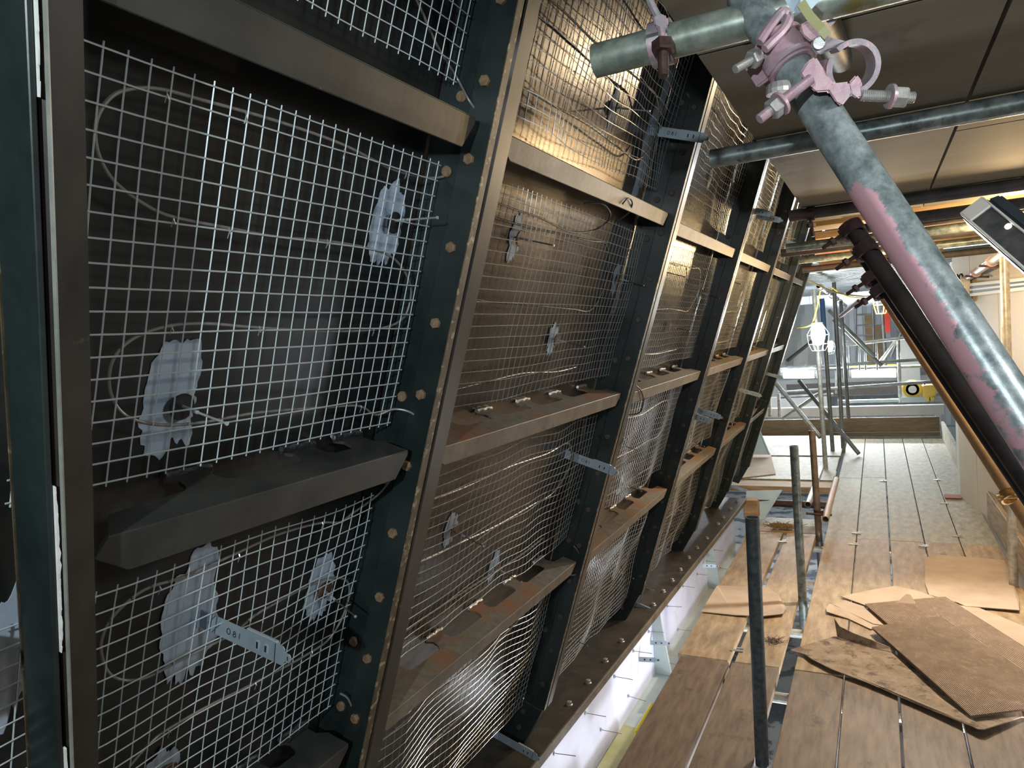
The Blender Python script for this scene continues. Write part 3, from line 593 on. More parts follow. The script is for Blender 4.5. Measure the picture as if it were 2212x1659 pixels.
# ---- strap brackets with 180 written on them
def stroke(bm, pts, r=0.0009): path(bm, pts, r, 4)
def bracket(base, d, L, label, text=True, clip_=True):
    t = thing('strap_bracket', base, label, 'bracket', 'zinc strap brackets standing out of the wall')
    up = -SD; side = d.cross(up).normalized()                      # side points toward +Y or -Y
    if side.y > 0: side = -side                                    # faces the viewer
    upp = side.cross(d).normalized() if side.cross(d).dot(up) > 0 else d.cross(side).normalized()
    M = Matrix((d, upp, side)).transposed().to_4x4(); M.translation = base
    w_ = 0.0145
    bm = BM(); prism(bm, [(0.004, -w_), (L - 0.016, -w_), (L - 0.012, -w_ * 0.75), (L - 0.012, -0.0065), (L - 0.003, -0.0065), (L, -0.003), (L, 0.003), (L - 0.003, 0.0065), (L - 0.012, 0.0065), (L - 0.012, w_ * 0.75), (L - 0.016, w_), (0.004, w_)], 2, -0.0008, 0.0008, M); obj('strap', bm, ZINC, t)
    bm = BM(); box(bm, 0.0, 0.0015, -w_, w_, -0.022, 0.006, M); prism(bm, [(0.0, -w_), (0.018, -w_), (0.018, w_), (0.0, w_)], 2, 0.0009, 0.0016, M); obj('foot', bm, PATCH, t, label='primed foot of the strap')
    bm = BM(); box(bm, L * 0.52, L - 0.030, -w_ + 0.001, w_ + 0.0015, -0.0065, -0.0012, M); bevel(bm, 0.0006); obj('clip', bm, ZINCL, t)
    for x in (L * 0.66, L * 0.75):
        bm = BM(); box(bm, x - 0.0032, x + 0.0032, -0.0065, 0.0065, 0.0008, 0.0022, M); obj('slot', bm, ZINCL, t)
        bm = BM(); box(bm, x - 0.0018, x + 0.0018, -0.0050, 0.0050, 0.0018, 0.0026, M); obj('slot', bm, INK, t)
    bm = BM(); box(bm, L - 0.006, L - 0.0045, -0.003, 0.003, 0.0008, 0.0014, M); box(bm, L - 0.0305, L - 0.0295, -w_, w_, 0.0008, 0.0015, M); obj('slot', bm, INK, t)
    if text:
        bm = BM(); z = 0.0012; s = 0.0046; x0 = L * 0.34
        def el(cx, cy, a, b_, n_=14): return [M @ V((cx + a * math.cos(2 * math.pi * k / n_), cy + b_ * math.sin(2 * math.pi * k / n_), z)) for k in range(n_ + 1)]
        stroke(bm, el(x0, 0, 0.0036, s), 0.0007); stroke(bm, el(x0 + 0.0125, -s * 0.52, 0.0030, s * 0.5), 0.0007); stroke(bm, el(x0 + 0.0125, s * 0.46, 0.0022, s * 0.42), 0.0007)
        stroke(bm, [M @ V((x0 + 0.0225, -s, z)), M @ V((x0 + 0.0235, s, z))], 0.0007); obj('writing', bm, INK, t, label='handwritten 180 in black ink, upside down')
    return t
b0 = onw(432, 1334, -0.124); bracket(b0, aim_from(b0, 628, 1425, 0.19), 0.19, 'zinc strap bracket marked 180, lower mesh of the nearest bay')
BR = [((1532, 300), 'top row, second bay', 1), ((1335, 1022), 'lower middle row, beside the second stud', 1), ((1166, 1641), 'bottom edge of the picture, at the second stud foot', 0),
      ((1669, 463), 'top row, third bay', 0), ((1540, 912), 'lower middle row, front one of the crossing pair', 1), ((1415, 1325), 'foot of the third stud, nearer one', 0),
      ((1691, 477), 'top row, fourth bay, marked 180 in front of the fourth stud', 1), ((1561, 903), 'lower middle row, rear one of the crossing pair', 1), ((1441, 1294), 'just above the ledge, beyond the third stud foot', 0),
      ((1731, 531), 'top row, fifth bay', 1), ((1646, 856), 'lower middle row, fifth bay', 1), ((1556, 1152), 'just above the ledge in the fourth bay', 0),
      ((1774, 566), 'top row, last bay', 1), ((1692, 817), 'middle of the last bay', 0), ((1622, 1064), 'lowest, at the far end of the ledge', 0)]
for (x, y), nm, tx in BR:
    tip = onw(x, y, 0.065); bracket(tip - N * 0.19, N, 0.19, 'zinc strap bracket, ' + nm, text=bool(tx))

# ---- ledge at the foot of the wall
EX = lambda y: -1.147 + 0.0185 * (y - 2.2)
lt = thing('steel_ledge', (-1.2, 4, 0.12), 'brown bolted steel ledge along the foot of the leaning wall', 'ledge')
def qbox(bm, y0, y1, xa, xb, z0, z1):
    vs = [bm.verts.new((f(y), y, z)) for y in (y0, y1) for f in (xa, xb) for z in (z0, z1)]
    for a in ((0, 1, 3, 2), (4, 6, 7, 5), (0, 4, 5, 1), (2, 3, 7, 6), (0, 2, 6, 4), (1, 5, 7, 3)): bm.faces.new([vs[i] for i in a])
bm = BM(); qbox(bm, 1.3, 6.35, lambda y: -1.46, EX, 0.138, 0.148); obj('plate', bm, LEDGEM, lt)
bm = BM(); qbox(bm, 1.3, 6.35, lambda y: EX(y) - 0.001, lambda y: EX(y) + 0.009, 0.116, 0.151); bevel(bm, 0.0015); obj('lip', bm, TRAN1, lt)
for px, py in ((1230, 1521), (1271, 1474), (1308, 1428), (1343, 1385), (1412, 1307), (1433, 1278), (1452, 1254), (1470, 1231), (1488, 1205), (1506, 1184), (1527, 1163), (1551, 1132), (1563, 1118), (1578, 1099), (1592, 1082)):
    p = onz(px, py, 0.15); inst('bolt', LBOLT, Matrix.Translation((min(p.x, EX(p.y) - 0.02), p.y, 0.148)), lt)
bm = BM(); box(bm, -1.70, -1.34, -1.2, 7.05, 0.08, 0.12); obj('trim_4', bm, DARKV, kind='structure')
# white beam below it
bt = thing('edge_beam', (-1.15, 4, -0.16), 'white painted steel beam below the ledge, bristling with pins', 'beam')
bm = BM(); box(bm, -1.197, -1.185, 1.3, 6.35, -0.275, 0.136); obj('web', bm, WHITE, bt)
bm = BM(); prism(bm, [(-1.185, -0.262), (-1.05, -0.272), (-1.04, -0.31), (-1.048, -0.31), (-1.057, -0.284), (-1.185, -0.275)], 1, 2.85, 6.35); obj('bottom_flange', bm, PALEG, bt)
bm = BM(); prism(bm, [(-1.185, -0.262), (-1.105, -0.267), (-1.105, -0.279), (-1.185, -0.275)], 1, 1.3, 2.85); obj('bottom_flange', bm, PALEG, bt)
for y in (3.78, 5.2): 
    bm = BM(); prism(bm, [(-1.185, 0.134), (-1.140, 0.134), (-1.130, 0.03), (-1.090, -0.265), (-1.185, -0.262)], 1, y - 0.006, y + 0.006); obj('stiffener', bm, PALEG, bt)
for y in (3.1, 3.35, 4.3, 4.6, 4.9, 5.3, 5.6): 
    bm = BM(); hexa(bm, Matrix.Translation((-1.09, y, -0.268)), 0.012, 0.012); obj('bolt', bm, BOLTG, bt)
PINPX = [((1197, 1627), (1243, 1633)), ((1264, 1540), (1308, 1548)), ((1326, 1461), (1366, 1468)), ((1367, 1406), (1411, 1412)), ((1400, 1364), (1434, 1366)), ((1440, 1309), (1472, 1311)), ((1474, 1266), (1500, 1269)), ((1505, 1240), (1528, 1242)), ((1525, 1212), (1546, 1214)), ((1542, 1188), (1562, 1190)),
         ((1297, 1576), (1346, 1590)), ((1356, 1503), (1396, 1515)), ((1425, 1426), (1460, 1436)), ((1463, 1359), (1500, 1364)), ((1532, 1257), (1556, 1262)), ((1555, 1226), (1582, 1232)), ((1240, 1690), (1290, 1705))]
for k, (a, c) in enumerate(PINPX):
    base = onx(*a, -1.185); L = 0.10
    if not (1.3 < base.y < 6.3): continue
    r = ray(*c).normalized(); oc = EYE - base; b_ = oc.dot(r); D = b_ * b_ - oc.dot(oc) + L * L
    d = V((1, 0, 0))
    if D >= 0: d = max([(EYE + r * (-b_ + s * math.sqrt(D)) - base).normalized() for s in (-1, 1)], key=lambda q: q.x)
    if d.x < 0.6: d = V((1, 0, -0.1)).normalized()
    t = thing('insulation_pin', base, 'pin on the white beam, %s of the %s line' % (('nearest', 'second', 'third', 'fourth', 'fifth', 'sixth', 'seventh', 'eighth', 'ninth', 'tenth')[k] if k < 10 else ('nearest', 'second', 'third', 'fourth', 'fifth', 'last')[k - 10] if k < 16 else 'cropped', 'upper' if k < 10 else 'lower'), 'insulation pin', 'pins on the white beam')
    bm = BM(); tube(bm, base, base + d * L, 0.0015, 6, solid=True); obj('shaft', bm, BOLTD, t)
    bm = BM(); tube(bm, base + d * 0.0, base + d * 0.006, 0.008, 10, solid=True); obj('washer', bm, ZINC, t)
    bm = BM(); tube(bm, base + d * L, base + d * (L + 0.002), 0.0024, 8, solid=True); obj('cap', bm, ZINCL, t)
for k, (px, py) in enumerate(((1405, 1388), (1380, 1424), (1518, 1222))):
    base = onx(px, py, -1.183); t = thing('strap_bracket', base, ('perforated strap end on the white beam, upper of two', 'perforated strap end on the white beam, lower of two', 'perforated strap end on the white beam, far one')[k], 'bracket')
    d = V((0.93, 0.30, -0.05)).normalized(); u = V((0, 0, 1)); s_ = d.cross(u).normalized(); M = Matrix((d, s_.cross(d).normalized(), s_)).transposed().to_4x4(); M.translation = base
    bm = BM(); prism(bm, [(0, -.013), (.085, -.013), (.092, -.006), (.105, -.006), (.110, 0), (.105, .006), (.092, .006), (.085, .013), (0, .013)], 2, -0.001, 0.001, M); obj('strap', bm, ZINC, t)
    for x in (0.03, 0.06, 0.10): bm = BM(); box(bm, x - 0.004, x + 0.004, -0.004, 0.004, -0.0016, 0.0016, M); obj('hole', bm, INK, t)
# things in the slot between beam and boards
bm = BM(); prism(bm, [(-1.16, -0.225), (-1.06, -0.24), (-1.02, -0.36), (-1.16, -0.42)], 1, 2.2, 3.15); obj('packing_board', bm, OLIVE, label='olive film-faced packing below the white beam', cat='packing board')
p = onz(1404, 1550, -0.08); bm = BM(); box(bm, p.x - 0.035, p.x + 0.02, p.y - 0.13, p.y + 0.13, -0.13, -0.08); bevel(bm, 0.004); obj('foam_block', bm, YELLOW, label='bright yellow foam block beside the boards', cat='foam block')
bm = BM(); prism(bm, [(-1.06, -0.45), (-1.0, -0.28), (-0.965, -0.20), (-0.965, -0.45)], 1, 2.2, 2.75); obj('insulation_roll', bm, OFFW, label='white wrapped roll in the slot at the bottom edge', cat='insulation roll')

# ================================================================== TUBES AND POSTS
RT_ = 0.02415
def stube(name, a, b, m, label, cat='scaffold tube', group=None, r=RT_, seg=24, **k):
    bm = BM(); tube(bm, a, b, r, seg); return obj(name, bm, m, label=label, cat=cat, group=group, smooth=True)
# big raking tube in front
A, B = at(1622, 10, 0.985), at(1792, 271, 0.895); d1 = (at(2087, 723, 0.80) - B).normalized(); A = B - d1 * 0.235; B2 = B + d1 * 1.25
cen = A; toC = (EYE - cen).normalized(); side = d1.cross(toC).normalized()    # screen-side axis
lft = side if side.x < 0 else -side
zz = d1.cross(lft).normalized()
MT = Matrix((d1, lft, zz)).transposed().to_4x4(); MT.translation = A
bm = BM(); tube(bm, V((0, 0, 0)), V(((B2 - A).length, 0, 0)), RT_, 40)
me = mesh('raking_tube', bm, PINKT, True); me.set_sharp_from_angle(angle=math.radians(40))
rk = bpy.data.objects.new('raking_tube', me); COL.objects.link(rk); rk.matrix_world = MT
tag(rk, 'large raking scaffold tube with pink paint crossing the right side', 'scaffold tube')
# raking tubes behind it
stube('raking_tube', at(1838, 485, 2.02), at(1838, 485, 2.02) + (at(2203, 1015, 1.68) - at(1838, 485, 2.02)) * 1.4, TUBED, 'dark brown raking tube just behind the pink one')
stube('raking_tube', at(1874, 560, 2.24), at(1874, 560, 2.24) + (at(2185, 1015, 1.90) - at(1874, 560, 2.24)) * 1.4, mat('black_tube', (0.012, 0.012, 0.013), (0.03, 0.03, 0.03), 8, 0.55, 0.0), 'black raking tube under the dark brown one')
stube('raking_tube', at(1886, 605, 3.9), at(1886, 605, 3.9) + (at(2152, 1022, 2.95) - at(1886, 605, 3.9)) * 1.25, TUBEO, 'thin ochre raking tube, lit by the warm bulb')
# tubes across under the ceiling
zT = 2.075
stube('scaffold_tube', (-0.36, 1.045, 2.062), (0.9, 1.045, 2.062), TUBEG, 'greenish galvanised tube at top, nearest across the ceiling', group='tubes across under the ceiling')
stube('scaffold_tube', (-0.373, 1.96, 2.095), (1.3, 1.96, 2.095), TUBE, 'grey tube across the ceiling, passing behind the pink tube', group='tubes across under the ceiling')
stube('scaffold_tube', (-0.31, 3.25, 2.095), (1.6, 3.25, 2.095), TUBED, 'dark tube across the end of the plywood ceiling', group='tubes across under the ceiling')
stube('scaffold_tube', (0.1, 3.58, 2.06), (1.6, 3.50, 2.06), TUBED, 'pink-brown tube just beyond the dark plywood-end tube', group='tubes across under the ceiling')
for i, (y, x0, z) in enumerate(((3.95, -0.10, 2.08), (4.15, -0.42, 2.05), (4.65, -0.50, 2.07), (5.2, -0.45, 2.06), (6.05, -0.5, 2.05))):
    stube('scaffold_tube', (x0, y, z), (1.7, y, z), TUBED if i % 2 == 0 else TUBE, 'tube across the timber ceiling, %s beyond the plywood' % ORD[i + 1], group='tubes across under the ceiling')
# vertical posts in the gap
def post(px, py, XY, zb, m, label, name='post', **k):
    r = ray(px, py); q = (r.x * XY[0] + r.y * XY[1]) / (r.x ** 2 + r.y ** 2); top = (EYE + r * q)
    return stube(name, (XY[0], XY[1], zb), (XY[0] + (top.x - XY[0]), XY[1], top.z), m, label, cat='post', **k)
post(1625, 1117, (-0.452, 2.71), -0.02, GREYPOST, 'blue-grey upright post, nearest in the floor gap', r=0.0255)
bm = BM(); tube(bm, (-0.452, 2.71, -0.6), (-0.452, 2.71, -0.015), 0.019, 16); obj('post_socket', bm, BOLTG, label='pale metal spigot under the nearest post', cat='spigot')
post(1715, 963, (-0.448, 4.37), -0.3, TUBE, 'grey tube post standing second in the floor gap')
post(1754, 930, (-0.455, 5.85), -0.4, mat('brownish_tube', (0.12, 0.095, 0.08), (0.24, 0.20, 0.17), 14, 0.4, 0.3), 'brown tube post standing third in the floor gap')
def upr(px0, py0, px1, py1, Y0, Y1, m, label, r=RT_, cat='scaffold tube', name='scaffold_tube', group='uprights and braces in the far bay'):
    return stube(name, ony(px0, py0, Y0), ony(px1, py1, Y1), m, label, cat=cat, r=r, seg=14, group=group)
upr(1784, 1017, 1758, 625, 8.3, 8.3, TUBEB, 'bright upright beside the white lamp')
upr(1799, 978, 1777, 650, 9.4, 9.4, TUBEF, 'upright just right of the bright lamp upright')
upr(1822, 978, 1801, 610, 9.6, 9.6, TUBEF, 'upright with red tangled ties at its foot')
upr(1833, 905, 1816, 650, 10.6, 10.6, TUBEF, 'slimmer upright right of the red-tied one')
upr(1782, 730, 1775, 645, 9.3, 9.3, BLUEP, 'blue sleeve round an upright at lamp height', r=0.028, cat='sleeve', name='sleeve')
upr(1676, 828, 1772, 945, 9.0, 8.6, TUBEB, 'bright brace sloping down to the right by the wall end')
upr(1726, 822, 1855, 980, 9.9, 9.3, TUBEF, 'long brace sloping down to the deck')
upr(1690, 905, 1770, 850, 10.4, 10.4, TUBEB, 'brace rising right above the far toe board')
upr(1700, 780, 1770, 725, 10.2, 10.2, TUBEF, 'brace rising right behind the lamp')
upr(1790, 670, 1890, 770, 10.8, 10.8, TUBEF, 'upper of two parallel falling braces')
upr(1800, 690, 1905, 790, 10.9, 10.9, TUBEF, 'lower of two parallel falling braces')
upr(1815, 683, 1855, 650, 9.8, 9.4, PINKG, 'short pinkish brace end under the decking')
upr(1825, 745, 1960, 729, 12.0, 12.0, TUBEB, 'top guard rail in the far bay')
upr(1700, 795, 2000, 776, 12.0, 12.0, TUBEF, 'middle guard rail in the far bay')
upr(1690, 800, 2010, 790, 12.6, 12.6, TUBEF, 'second middle rail in the far bay')
upr(1680, 848, 2020, 824, 12.0, 12.0, TUBEF, 'lower guard rail in the far bay')
upr(1680, 858, 1800, 852, 12.4, 12.4, TUBEF, 'lowest rail at the left of the far bay')
upr(1940, 730, 1945, 870, 12.1, 12.1, TUBEB, 'pale upright at the right end of the tube lamp')
upr(1906, 670, 1914, 800, 13.0, 13.0, TUBEF, 'upright behind the red netting')
upr(1895, 790, 1935, 735, 12.6, 12.6, TUBEB, 'short bright brace under the top rail')
upr(1925, 770, 1955, 700, 12.9, 12.9, TUBEF, 'dark thin brace behind the top rail', r=0.018)
for i, x in enumerate((1833, 1857, 1870, 1895)): upr(x, 800, x - 2, 735, 12.3, 12.3, TUBEF, 'guard rail picket, %s from the left' % ORD[i + 1], r=0.014)
for i, (x, y) in enumerate(((1850, 670), (1888, 668), (1818, 700))): upr(x, 790, x - 2, y - 10, 14.5, 14.5, TUBEF, 'distant ladder frame upright, %s' % ORD[i + 1], r=0.018)
for i, y in enumerate((680, 703, 725, 750)): upr(1850, y, 1888, y - 2, 14.5, 14.5, TUBEF, 'distant ladder frame rung, %s from the top' % ORD[i + 1], r=0.014)
for i, (x, h_) in enumerate(((1664, 900), (1684, 900))): upr(x, h_, x - 2, 850, 11.4, 11.4, TUBEB, 'short pale upright above the toe board, %s one' % ('left', 'right')[i])
for i, (x, y0, y1) in enumerate(((1812, 860, 905), (1806, 790, 850), (1740, 750, 790), (1752, 755, 790))): upr(x, y1, x - 1, y0, 12.7, 12.7, TUBEB, 'small bright stub tube in the far bay, %s' % ORD[i + 1], r=0.016)
# pipe running away under the decking, with couplers
a, b = ony(1768, 618, 7.9), ony(1827, 660, 13.5); stube('scaffold_tube', a, b, TUBEB, 'pipe running away under the decking, with couplers', seg=16)
for i in range(5):
    q = a.lerp(b, 0.05 + i * 0.16); bm = BM(); tube(bm, q - (b - a).normalized() * 0.03, q + (b - a).normalized() * 0.03, 0.037, 12, solid=False, wall=0.01)
    obj('coupler', bm, PINKG, label='coupler on the pipe under the decking, %s along' % ORD[i + 1], cat='coupler', group='couplers on the far pipe', smooth=True)
# right-hand uprights and ledger
stube('scaffold_tube', (0.672, 5.02, 1.955), (0.655, 4.95, -0.3), TUBEB, 'ochre-lit galvanised upright at the right, nearer of two')
stube('scaffold_tube', (0.83, 7.40, 1.95), (0.80, 7.30, 1.0), TUBEB, 'thinner galvanised upright at the right, farther of two')
a, b = at(2084, 606, 5.9), at(2200, 525, 3.7); stube('scaffold_tube', a, b, TUBEB, 'galvanised ledger at upper right running toward the lamp')
stube('scaffold_tube', at(2134, 960, 6.3), at(2152, 1090, 6.1), PINKG, 'pink upright behind the right toe board')

# ---- couplers
def ring_pts(c, u, v, r, a0, a1, n_=20): return [c + (u * math.cos(math.radians(a0 + (a1 - a0) * k / n_)) + v * math.sin(math.radians(a0 + (a1 - a0) * k / n_))) * r for k in range(n_ + 1)]
def band(bm, c, axis, r, a0, a1, wd, th, n_=20, u=None):
    axis = axis.normalized(); u = u or basis(axis)[0]; u = (u - axis * u.dot(axis)).normalized(); v = axis.cross(u)
    P = ring_pts(c, u, v, r, a0, a1, n_); rings = []
    for p in P:
        rad = (p - c).normalized(); rings.append([bm.verts.new(q) for q in (p - axis * wd / 2, p + axis * wd / 2, p + axis * wd / 2 + rad * th, p - axis * wd / 2 + rad * th)])
    for A_, B_ in zip(rings, rings[1:]):
        for k in range(4): bm.faces.new((A_[k], A_[(k + 1) % 4], B_[(k + 1) % 4], B_[k]))
    bm.faces.new(rings[0][::-1]); bm.faces.new(rings[-1])
def threaded(bm, a, b, r, pitch=0.0022, seg=12):
    a, b = V(a), V(b); L = (b - a).length; n_ = int(L / pitch) * 2; d = (b - a).normalized(); u, v = basis(d); prev = None
    for i in range(n_ + 1):
        rr = r * (1.0 if i % 2 else 0.86); ring = [bm.verts.new(a + d * (L * i / n_) + (u * math.cos(2 * math.pi * k / seg) + v * math.sin(2 * math.pi * k / seg)) * rr) for k in range(seg)]
        if prev:
            for k in range(seg): bm.faces.new((prev[k], prev[(k + 1) % seg], ring[(k + 1) % seg], ring[k]))
        else: bm.faces.new(ring[::-1])
        prev = ring
    bm.faces.new(prev)
def nut(bm, c, d, r, h): hexa(bm, frame(c, d, V((0.1, 0.2, 1))) @ Matrix.Rotation(math.radians(90), 4, 'Y'), r, h)
# closed coupler round the raking tube
def bandcap(c, axis, label, m, bolt_dir, loc_r=RT_, wd=0.042):
    t = thing('coupler', c, label, 'coupler'); bm = BM(); u = bolt_dir
    band(bm, c, axis, loc_r + 0.0006, 25, 335, wd, 0.0055, 26, u=u); obj('band', bm, m, t, smooth=True)
    v = axis.normalized().cross(u).normalized()
    for s in (-1, 1):
        bm = BM(); q = c + u.normalized() * (loc_r + 0.011) + v * s * 0.0105
        Mx = Matrix((u.normalized(), v, axis.normalized())).transposed().to_4x4(); Mx.translation = q; box(bm, -0.012, 0.012, -0.0035, 0.0035, -wd * 0.42, wd * 0.42, Mx); bevel(bm, 0.002, 2); obj('lug', bm, m, t)
    return t, u, v
P_c = A + d1 * 0.115
cam_dir = (EYE - P_c).normalized()
bd = (lft * 0.9 - cam_dir * 0.45).normalized()
t, u, v = bandcap(P_c, d1, 'pink coated coupler clamped round the top of the raking tube', PINK, bd, wd=0.05)
for s in (-0.4, 0.4):
    bm = BM(); band(bm, P_c + d1 * s * 0.045, d1, RT_ + 0.0062, 60, 300, 0.007, 0.004, 22, u=bd); obj('rib', bm, PINK, t, smooth=True)
bm = BM(); a = at(1668, 105, 0.935); b = at(1588, 150, 0.91); threaded(bm, a, b, 0.0058); obj('bolt', bm, BOLTG, t)
bm = BM(); nut(bm, at(1634, 124, 0.925), (b - a).normalized(), 0.012, 0.012); obj('nut', bm, BOLTG, t)
bm = BM(); q = [at(x, y, 0.905) for x, y in ((1640, 92), (1665, 55), (1690, 25), (1705, 35), (1695, 62), (1668, 90), (1652, 106))]; path(bm, spline(q, 4), 0.006, 8); obj('swing_latch', bm, PINK, t, smooth=True)
# second, open coupler
c2o = at(1834, 148, 0.875); t = thing('coupler', at(1745, 235, 0.87), 'pink open swivel coupler hanging on the raking tube', 'coupler')
vd = (EYE - c2o).normalized(); uu = V((1, 0, 0)); uu = (uu - vd * uu.dot(vd)).normalized(); vv = vd.cross(uu)
tilt = (vd + uu * 0.35).normalized(); uu = (uu - tilt * uu.dot(tilt)).normalized(); vv = tilt.cross(uu)
bm = BM(); band(bm, c2o, tilt, 0.0255, -75, 125, 0.030, 0.0065, 26, u=uu); obj('open_flap', bm, PINKG, t, smooth=True)
bm = BM(); band(bm, c2o, tilt, 0.0255, 150, 262, 0.036, 0.007, 18, u=uu); obj('saddle', bm, PINKG, t, smooth=True)
def blob(bm, pts, d0, th, m=None):
    """polygon given in the picture at depth d0, thickened away from the eye"""
    A_ = [bm.verts.new(at(x, y, d0)) for x, y in pts]; B_ = [bm.verts.new(at(x, y, d0) - (EYE - at(x, y, d0)).normalized() * th) for x, y in pts]
    bm.faces.new(A_); bm.faces.new(B_[::-1]); n_ = len(pts)
    for i in range(n_): bm.faces.new((A_[i], B_[i], B_[(i + 1) % n_], A_[(i + 1) % n_]))
    bmesh.ops.recalc_face_normals(bm, faces=bm.faces); bevel(bm, 0.0022, 2)
bm = BM(); blob(bm, [(1752, 88), (1775, 76), (1815, 86), (1838, 92), (1830, 108), (1805, 106), (1785, 112), (1768, 120), (1752, 106)], 0.872, 0.020); obj('hinge_arm', bm, PINKG, t)
bm = BM(); hexa(bm, frame(at(1770, 93, 0.868), vd, V((0, 0, 1))) @ Matrix.Rotation(math.radians(90), 4, 'Y'), 0.008, 0.005, 12, 0.4); obj('rivet', bm, BOLTG, t)
bm = BM(); blob(bm, [(1744, 132), (1762, 122), (1780, 150), (1800, 180), (1835, 176), (1838, 205), (1818, 230), (1805, 222), (1790, 198), (1762, 200), (1745, 186), (1728, 158)], 0.862, 0.026); obj('body', bm, PINK, t)
bm = BM(); blob(bm, [(1832, 180), (1850, 160), (1862, 175), (1864, 210), (1850, 214), (1838, 205)], 0.868, 0.016); obj('lug', bm, PINK, t)
bm = BM(); a = at(1860, 206, 0.872); b = at(1975, 211, 0.865); threaded(bm, a, b, 0.0072); obj('bolt', bm, BOLTG, t)
dd = (b - a).normalized(); bm = BM(); tube(bm, at(1920, 208, 0.868), at(1927, 208, 0.868), 0.0145, 18, solid=True); obj('washer', bm, PINKG, t, smooth=True)
bm = BM(); nut(bm, at(1928, 209, 0.868), dd, 0.0132, 0.016); obj('nut', bm, BOLTG, t)
bm = BM(); a = at(1752, 170, 0.850); b = at(1640, 258, 0.845); threaded(bm, a, b, 0.0064); obj('bolt', bm, PINK, t)
dd = (b - a).normalized(); bm = BM(); nut(bm, at(1680, 228, 0.847), dd, 0.0125, 0.012); obj('nut', bm, BOLTG, t)
bm = BM(); tube(bm, at(1688, 222, 0.847), at(1683, 226, 0.847), 0.0150, 18, solid=True); obj('washer', bm, PINK, t, smooth=True)
bm = BM(); band(bm, B - d1 * 0.055, d1, RT_ + 0.0006, 30, 230, 0.030, 0.006, 20, u=bd); obj('band', bm, PINKG, t, smooth=True)
bm = BM(); hexa(bm, frame(at(1683, 203, 0.86), V((0, 0, 1)), V((0, 1, 0))) @ Matrix.Rotation(math.radians(90), 4, 'Y'), 0.015, 0.012, 14, 0.6); obj('bolt_head', bm, BOLTG, t)
bm = BM(); blob(bm, [(1727, 55), (1748, 42), (1775, 62), (1768, 88), (1752, 92), (1733, 76)], 0.885, 0.025); obj('pivot', bm, PINK, t)
# upper right loop and tape at the very top
t = thing('coupler', at(1800, 20, 0.93), 'pink coupler jaw cut off by the top edge', 'coupler')
c3o = at(1752, 2, 0.95); bm = BM(); band(bm, c3o, (EYE - c3o).normalized(), 0.030, -60, 35, 0.04, 0.012, 16, u=V((1, 0, 0))); obj('jaw', bm, PINK, t, smooth=True)
stube('scaffold_tube', c3o - (c3o - EYE).normalized() * 0.01 + V((0, 0, 0.0)), c3o + V((0.02, 0.45, 0.06)), GREYPOST, 'stub tube held in the jaw at the top edge')
bm = BM(); path(bm, [at(1730, 5, 0.84), at(1750, 35, 0.845), at(1775, 62, 0.85), at(1788, 78, 0.85)], 0, flat=(0.010, 0.0015, EYE - at(1750, 35, 0.84))); obj('cable_tie', bm, OLIVE, label='olive tape end hanging over the pink coupler', cat='tape')
bm = BM(); path(bm, [at(1712, -10, 0.85), at(1722, 12, 0.845), at(1745, 6, 0.85), at(1760, -12, 0.86)], 0, flat=(0.018, 0.0015, EYE - at(1750, 5, 0.84))); obj('tag', bm, PLASTIC, label='pale blue tag at the top edge above the coupler', cat='tag')
# coupler on the nearest cross tube
cc = V((at(1437, 70, 1.04).x, 1.045, 2.062)); t = thing('coupler', cc, 'rusty coupler with pink arm on the greenish tube', 'coupler')
bm = BM(); band(bm, cc, V((1, 0, 0)), RT_ + 0.0008, 0, 350, 0.030, 0.006, 26, u=V((0, -1, 0))); obj('band', bm, PINKG, t, smooth=True)
bm = BM(); a = at(1432, 92, 0.985); b = at(1433, 165, 0.975); threaded(bm, a, b, 0.0075); obj('bolt', bm, DARKC, t)
bm = BM(); nut(bm, at(1432, 92, 0.985), (b - a).normalized(), 0.016, 0.016); obj('nut', bm, DARKC, t)
bm = BM(); q = [at(x, y, 0.99) for x, y in ((1432, 88), (1428, 62), (1422, 40), (1408, 12), (1398, -15))]; path(bm, spline(q, 4), 0.0055, 8); obj('arm', bm, PINKG, t, smooth=True)
bm = BM(); blob(bm, [(1410, 34), (1424, 28), (1442, 36), (1444, 56), (1430, 64), (1414, 56)], 0.985, 0.018); obj('knuckle', bm, PINKG, t)
# couplers on the brown raking tube
dT = (at(2203, 1015, 1.68) - at(1838, 485, 2.02)).normalized()
for i, (px, py, dp) in enumerate(((1840, 496, 1.99), (1870, 541, 1.96), (1886, 600, 2.20), (1905, 628, 2.18))):
    c = at(px, py, dp); t = thing('coupler', c, 'purple-brown coupler on the brown raking tube, %s from its top' % ORD[i + 1], 'coupler', 'couplers on the brown raking tube')
    bm = BM(); band(bm, c, dT, RT_ + 0.0008, 0, 340, 0.032, 0.008, 22, u=V((-1, 0, 0.2))); obj('band', bm, mat('purple_brown_paint', (0.085, 0.05, 0.055), (0.14, 0.09, 0.095), 40, 0.45, 0.2, 0.2), t, smooth=True)
    bm = BM(); a = c + V((-0.02, -0.01, -0.01)); b = c + V((-0.075, -0.03, -0.045)); threaded(bm, a, b, 0.006); obj('bolt', bm, DARKC, t)
    bm = BM(); nut(bm, a.lerp(b, 0.45), (b - a).normalized(), 0.012, 0.012); obj('nut', bm, DARKC, t)
